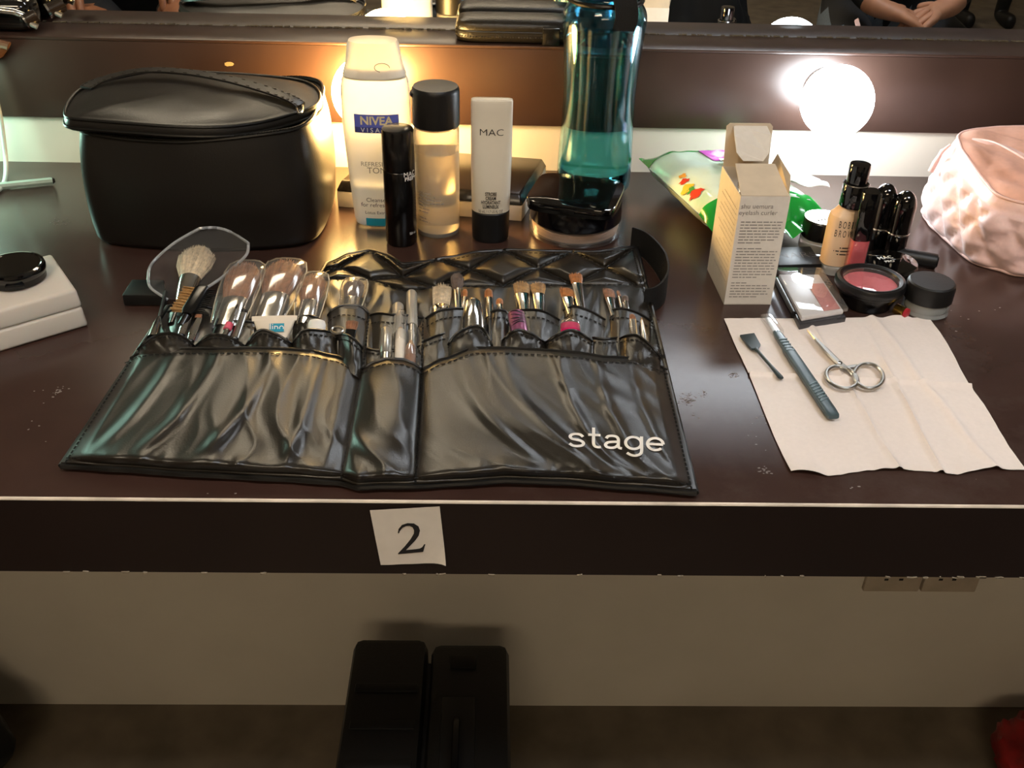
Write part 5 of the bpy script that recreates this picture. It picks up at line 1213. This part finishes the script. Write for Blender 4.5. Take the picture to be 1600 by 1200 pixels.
mk('frame_bar', tube([V((cx-.13, YW+.002, ZT+.009)), V((cx-.04, YW-.001, ZT+.011)), V((cx-.008, YW+.002, ZT+.009))], .0034, 12), CHROME, t)
for k, (a, b_) in enumerate([((38, 34), (58, 24)), ((74, 18), (100, 6))]):
    A_, B_ = PY(*a, YW+.004+.006*k), PY(*b_, YW+.010+.008*k)
    A_.z = max(A_.z, ZT+.008); B_.z = max(B_.z, ZT+.010)
    mk('clasp_barrel', spindle(A_, B_, [(0, .0050, .0050), (.06, .0062, .0062), (.94, .0062, .0062), (1, .0050, .0050)], 20), mat('barrel_black', '241d18', .2, coat=.4), t)
    mk('clasp_ring', spindle(A_.lerp(B_, .0), A_.lerp(B_, .12), [(0, .0066, .0066), (1, .0066, .0066)], 20), CHROME, t)
    mk('clasp_stud', tube([A_.lerp(B_, .5)+V((0, -.004, -.003)), A_.lerp(B_, .5)+V((.006, -.004, -.0062))], .0026, 10), STEEL, t)
mk('strap', tube([V((cx-.03, YW+.004, ZT+.006)), V((cx-.034, YW-.006, ZT+.001)), PY(14, 72, YW-.006), PY(0, 82, YW-.006), PY(-20, 96, YW-.006)], [.003, .004, .004, .004, .004], 10), mat('strap_brown', '6b4a34', .45), t)
# ================================================================ people seen in the mirror
SKINM = mat('skin', 'b98466', .5, ns=60, nc=.08, sss=.1)
SKIND = mat('skin_tan', '9a6546', .5, ns=60, nc=.08, sss=.1)
TOPK = mat('black_top', '14151a', .85, ns=150, nb=.2); JEAN = mat('blue_jeans', '66727f', .85, ns=220, nc=.15, nb=.2); SHORT = mat('black_shorts', '101012', .85, nb=.2, ns=150)
HAIR = mat('dark_hair', '15100d', .5); SHOE = mat('black_shoe', '0c0c0d', .5)
def figure(name, label, J, E, mats, pick, group=None):
    """one continuous body grown from a jointed skeleton; J: joint -> (position, radius), E: bones"""
    keys = list(J); me = bpy.data.meshes.new('skel'); me.from_pydata([V(J[k][0]) for k in keys], [(keys.index(a), keys.index(b_)) for a, b_ in E], [])
    o = link(bpy.data.objects.new('skel', me)); md = o.modifiers.new('s', 'SKIN'); md.use_smooth_shade = True; md.branch_smoothing = .4
    for i, k in enumerate(keys):
        r = J[k][1]; r = r if isinstance(r, tuple) else (r, r); me.skin_vertices[0].data[i].radius = r; me.skin_vertices[0].data[i].use_root = (k == 'pelvis')
    su = o.modifiers.new('d', 'SUBSURF'); su.levels = 2; su.render_levels = 2
    bpy.context.view_layer.update()
    m2 = bpy.data.meshes.new_from_object(o.evaluated_get(bpy.context.evaluated_depsgraph_get()))
    bpy.data.objects.remove(o); bpy.data.meshes.remove(me)
    org = V(J['pelvis'][0]); org.z = 0
    t = thing('person', label, 'person', org, group)
    for v in m2.vertices: v.co -= org
    m2.materials.clear()
    for m in mats: m2.materials.append(m)
    for f in m2.polygons: f.material_index = pick(f.center+org); f.use_smooth = True
    b = link(bpy.data.objects.new('body', m2)); b.parent = t; ORG[b.name] = org
    hd_ = V(J['head'][0]); fw = V(J['face'][0])-hd_; fw.z = 0; fw.normalize(); sd = fw.cross(V((0, 0, 1)))
    R_ = .095
    def hf(u, v):
        a = lerp(-.62, .62, u)*2*PI*.80+PI; e = lerp(-.35, 1, v)*PI/2; o_ = fw*math.cos(a)+sd*math.sin(a)
        return hd_+o_*R_*1.08*math.cos(e)+V((0, 0, .02+R_*1.25*math.sin(e)))
    mk('hair', slab(hf, 30, 14, .004), HAIR, t)
    for s_ in (-1, 1):
        mk('eye', lathe([(.0005, -.008), (.008, 0), (.0005, .008)], hd_+fw*.087+sd*.032*s_+V((0, 0, .005)), 12), mat('eye_white', 'e6e2dc', .3), t)
    return t
def limbs(px, py, hz_, fwd, knee, hand_l, hand_r, seat=.50, sx=1):
    f = V(fwd).normalized(); s = V((f.y, -f.x, 0)); p = V((px, py, seat+.09)); J = {}; E = []
    def j(k, v, r, par=None):
        J[k] = (v, r)
        if par: E.append((par, k))
    j('pelvis', p, (.15, .12)); j('waist', p+V((0, 0, .16))-f*.02, (.125, .10), 'pelvis'); j('chest', p+V((0, 0, .36)), (.15, .105), 'waist'); j('neck0', p+V((0, 0, .53))+f*.01, .062, 'chest'); j('neck', p+V((0, 0, .60))+f*.02, .052, 'neck0')
    j('head', p+V((0, 0, .72))+f*.03, .092, 'neck'); j('crown', p+V((0, 0, .80))+f*.025, .075, 'head'); j('face', p+V((0, 0, .70))+f*.09, .045, 'head'); j('nose', p+V((0, 0, .705))+f*.145, .012, 'face')
    for n_, sg, hnd in (('l', -1, hand_l), ('r', 1, hand_r)):
        sh = p+V((0, 0, .47))+s*.17*sg; j('sh'+n_, sh, .062, 'chest'); h_ = V(hnd[0]); mid = sh.lerp(h_, .52)+V((0, 0, -.09))-f*.05+s*.05*sg
        j('el'+n_, mid, .043, 'sh'+n_); j('wr'+n_, h_, .028, 'el'+n_); d = V(hnd[1]).normalized(); up = V((0, 0, 1)); w = d.cross(up).normalized()
        j('pa'+n_, h_+d*.05, (.026, .019), 'wr'+n_)
        for q, (o_, l_) in enumerate(((-.028, .060), (-.010, .072), (.009, .068), (.026, .054))):
            k0 = h_+d*.085+w*o_*1.0; j('k%d%s' % (q, n_), k0, .0105, 'pa'+n_); k1 = k0+d*l_*.5+V((0, 0, -.012)); j('f%d%s' % (q, n_), k1, .0092, 'k%d%s' % (q, n_)); j('t%d%s' % (q, n_), k1+d*l_*.35+V((0, 0, -.022)), .008, 'f%d%s' % (q, n_))
        th0 = h_+d*.03-w*.034*sg+V((0, 0, .004)); j('th'+n_, th0, .0115, 'pa'+n_); j('tt'+n_, th0+d*.035-w*.012*sg, .0095, 'th'+n_)
        hp = p+s*.095*sg+V((0, 0, -.03)); j('hip'+n_, hp, .088, 'pelvis'); kn = V(knee[0 if sg < 0 else 1]); j('kn'+n_, kn, .058, 'hip'+n_)
        an = V((kn.x-f.x*.03, kn.y-f.y*.03, .09)); j('ca'+n_, kn.lerp(an, .3)-f*.02, .052, 'kn'+n_); j('an'+n_, an, .034, 'ca'+n_); j('he'+n_, V((an.x, an.y, .04)), .036, 'an'+n_); j('to'+n_, V((an.x, an.y, .032))+f*.14, (.042, .028), 'he'+n_)
    return J, E
# seated person with clasped hands (right)
J, E = limbs(.98, -.62, 0, (-.10, 1, 0), [(.80, -.20, .53), (1.08, -.19, .53)], ((.865, -.37, .655), (.8, .45, -.10)), ((1.045, -.37, .660), (-.8, .45, -.10)))
def pick1(c):
    d_ = min((c-V((.865, -.37, .655))).length, (c-V((1.045, -.37, .66))).length)
    if c.z > 1.13: return 0
    if c.z < .075: return 3
    if c.y > -.385 and .62 < c.z < .72 and .84 < c.x < 1.07 and d_ < .17: return 0
    return 2 if c.z < .60 else 1
figure('person', 'person in a dark top and jeans sitting with hands clasped, seen in the mirror', J, E, [SKINM, TOPK, JEAN, SHOE], pick1)
def stool(x, y, lab, h=.48):
    t = thing('stool', lab, 'stool', (x, y, 0))
    mk('seat', lathe([(.15, h-.05), (.17, h-.035), (.17, h-.012), (.155, h), (.001, h+.002)], (x, y, 0), 40), BLK, t)
    mk('post', cyl((x, y, .03), .022, h-.08, 20), CHROME, t); mk('foot_ring', tube([V((x+.14*math.cos(a), y+.14*math.sin(a), .20)) for a in [2*PI*k/36 for k in range(36)]], .008, 10, True), CHROME, t)
    for k in range(5):
        a = 2*PI*k/5; mk('leg', tube([V((x, y, .07)), V((x+.14*math.cos(a), y+.14*math.sin(a), .05)), V((x+.22*math.cos(a), y+.22*math.sin(a), .012))], [.018, .014, .012], 10), CHROME, t)
stool(.98, -.64, 'round black stool on a chrome star base under the person with clasped hands')
# seated person on the left, bare knees
J, E = limbs(-.82, -.50, 0, (.18, 1, 0), [(-.80, -.05, .62), (-.60, -.09, .66)], ((-.90, -.26, .70), (.3, .8, -.2)), ((-.66, -.26, .735), (.2, .8, -.2)))
def pick2(c):
    if c.z > 1.13: return 0
    if c.z < .075: return 3
    if c.y > -.24: return 0
    return 1 if c.z > .6 or c.y < -.34 else 2
figure('person', 'person in black shorts with bare knees sitting left, seen in the mirror', J, E, [SKIND, TOPK, SHORT, SHOE], pick2)
stool(-.82, -.52, 'round black stool on a chrome star base under the person in shorts')
# person standing at the far side of the room
f = V((-.2, 1, 0)).normalized(); bx_, by_ = 2.42, -3.1
J, E = {}, []
def j(k, v, r, par=None):
    J[k] = (V(v), r)
    if par: E.append((par, k))
j('pelvis', (bx_, by_, .95), (.15, .11)); j('waist', (bx_, by_, 1.08), (.13, .095), 'pelvis'); j('chest', (bx_, by_, 1.30), (.15, .10), 'waist'); j('neck', (bx_, by_, 1.50), .052, 'chest'); j('head', (bx_, by_+.02, 1.62), .092, 'neck'); j('crown', (bx_, by_+.02, 1.70), .075, 'head'); j('face', (bx_-.012, by_+.08, 1.60), .045, 'head'); j('nose', (bx_-.022, by_+.135, 1.605), .012, 'face')
for n_, sg in (('l', -1), ('r', 1)):
    j('sh'+n_, (bx_+.17*sg, by_, 1.42), .06, 'chest'); j('el'+n_, (bx_+.23*sg, by_-.02, 1.14), .043, 'sh'+n_); j('wr'+n_, (bx_+.23*sg, by_+.06, .90), .028, 'el'+n_); j('pa'+n_, (bx_+.23*sg, by_+.07, .84), (.018, .030), 'wr'+n_)
    for q in range(4): j('k%d%s' % (q, n_), (bx_+.23*sg, by_+.04+.02*q, .80), .0095, 'pa'+n_); j('t%d%s' % (q, n_), (bx_+.225*sg, by_+.045+.02*q, .74), .008, 'k%d%s' % (q, n_))
    j('th'+n_, (bx_+.22*sg, by_+.11, .82), .011, 'pa'+n_); j('hip'+n_, (bx_+.09*sg, by_, .88), .09, 'pelvis'); j('kn'+n_, (bx_+.10*sg, by_+.02, .50), .058, 'hip'+n_); j('ca'+n_, (bx_+.10*sg, by_-.02, .34), .052, 'kn'+n_); j('an'+n_, (bx_+.10*sg, by_-.02, .09), .034, 'ca'+n_); j('he'+n_, (bx_+.10*sg, by_-.03, .04), .036, 'an'+n_); j('to'+n_, (bx_+.10*sg, by_+.12, .032), (.042, .028), 'he'+n_)
figure('person', 'person in black shorts and shoes standing across the room, seen in the mirror', J, E, [SKIND, TOPK, SHORT, SHOE], lambda c: 3 if c.z < .12 else 0 if (c.z < .55 or c.z > 1.49 or (c.z < 1.1 and abs(c.x-bx_) > .19)) else 2 if c.z < 1.0 else 1)
# black bag on a chair between the stools
lump((.50, -.62, .002), (.17, .12, .36), .12, 21, mat('tote_black', '0f0f11', .7, ns=200, nb=.2), 'tote_bag', 'tall black bag standing on the floor beside the stool', 'bag', p=3.2)
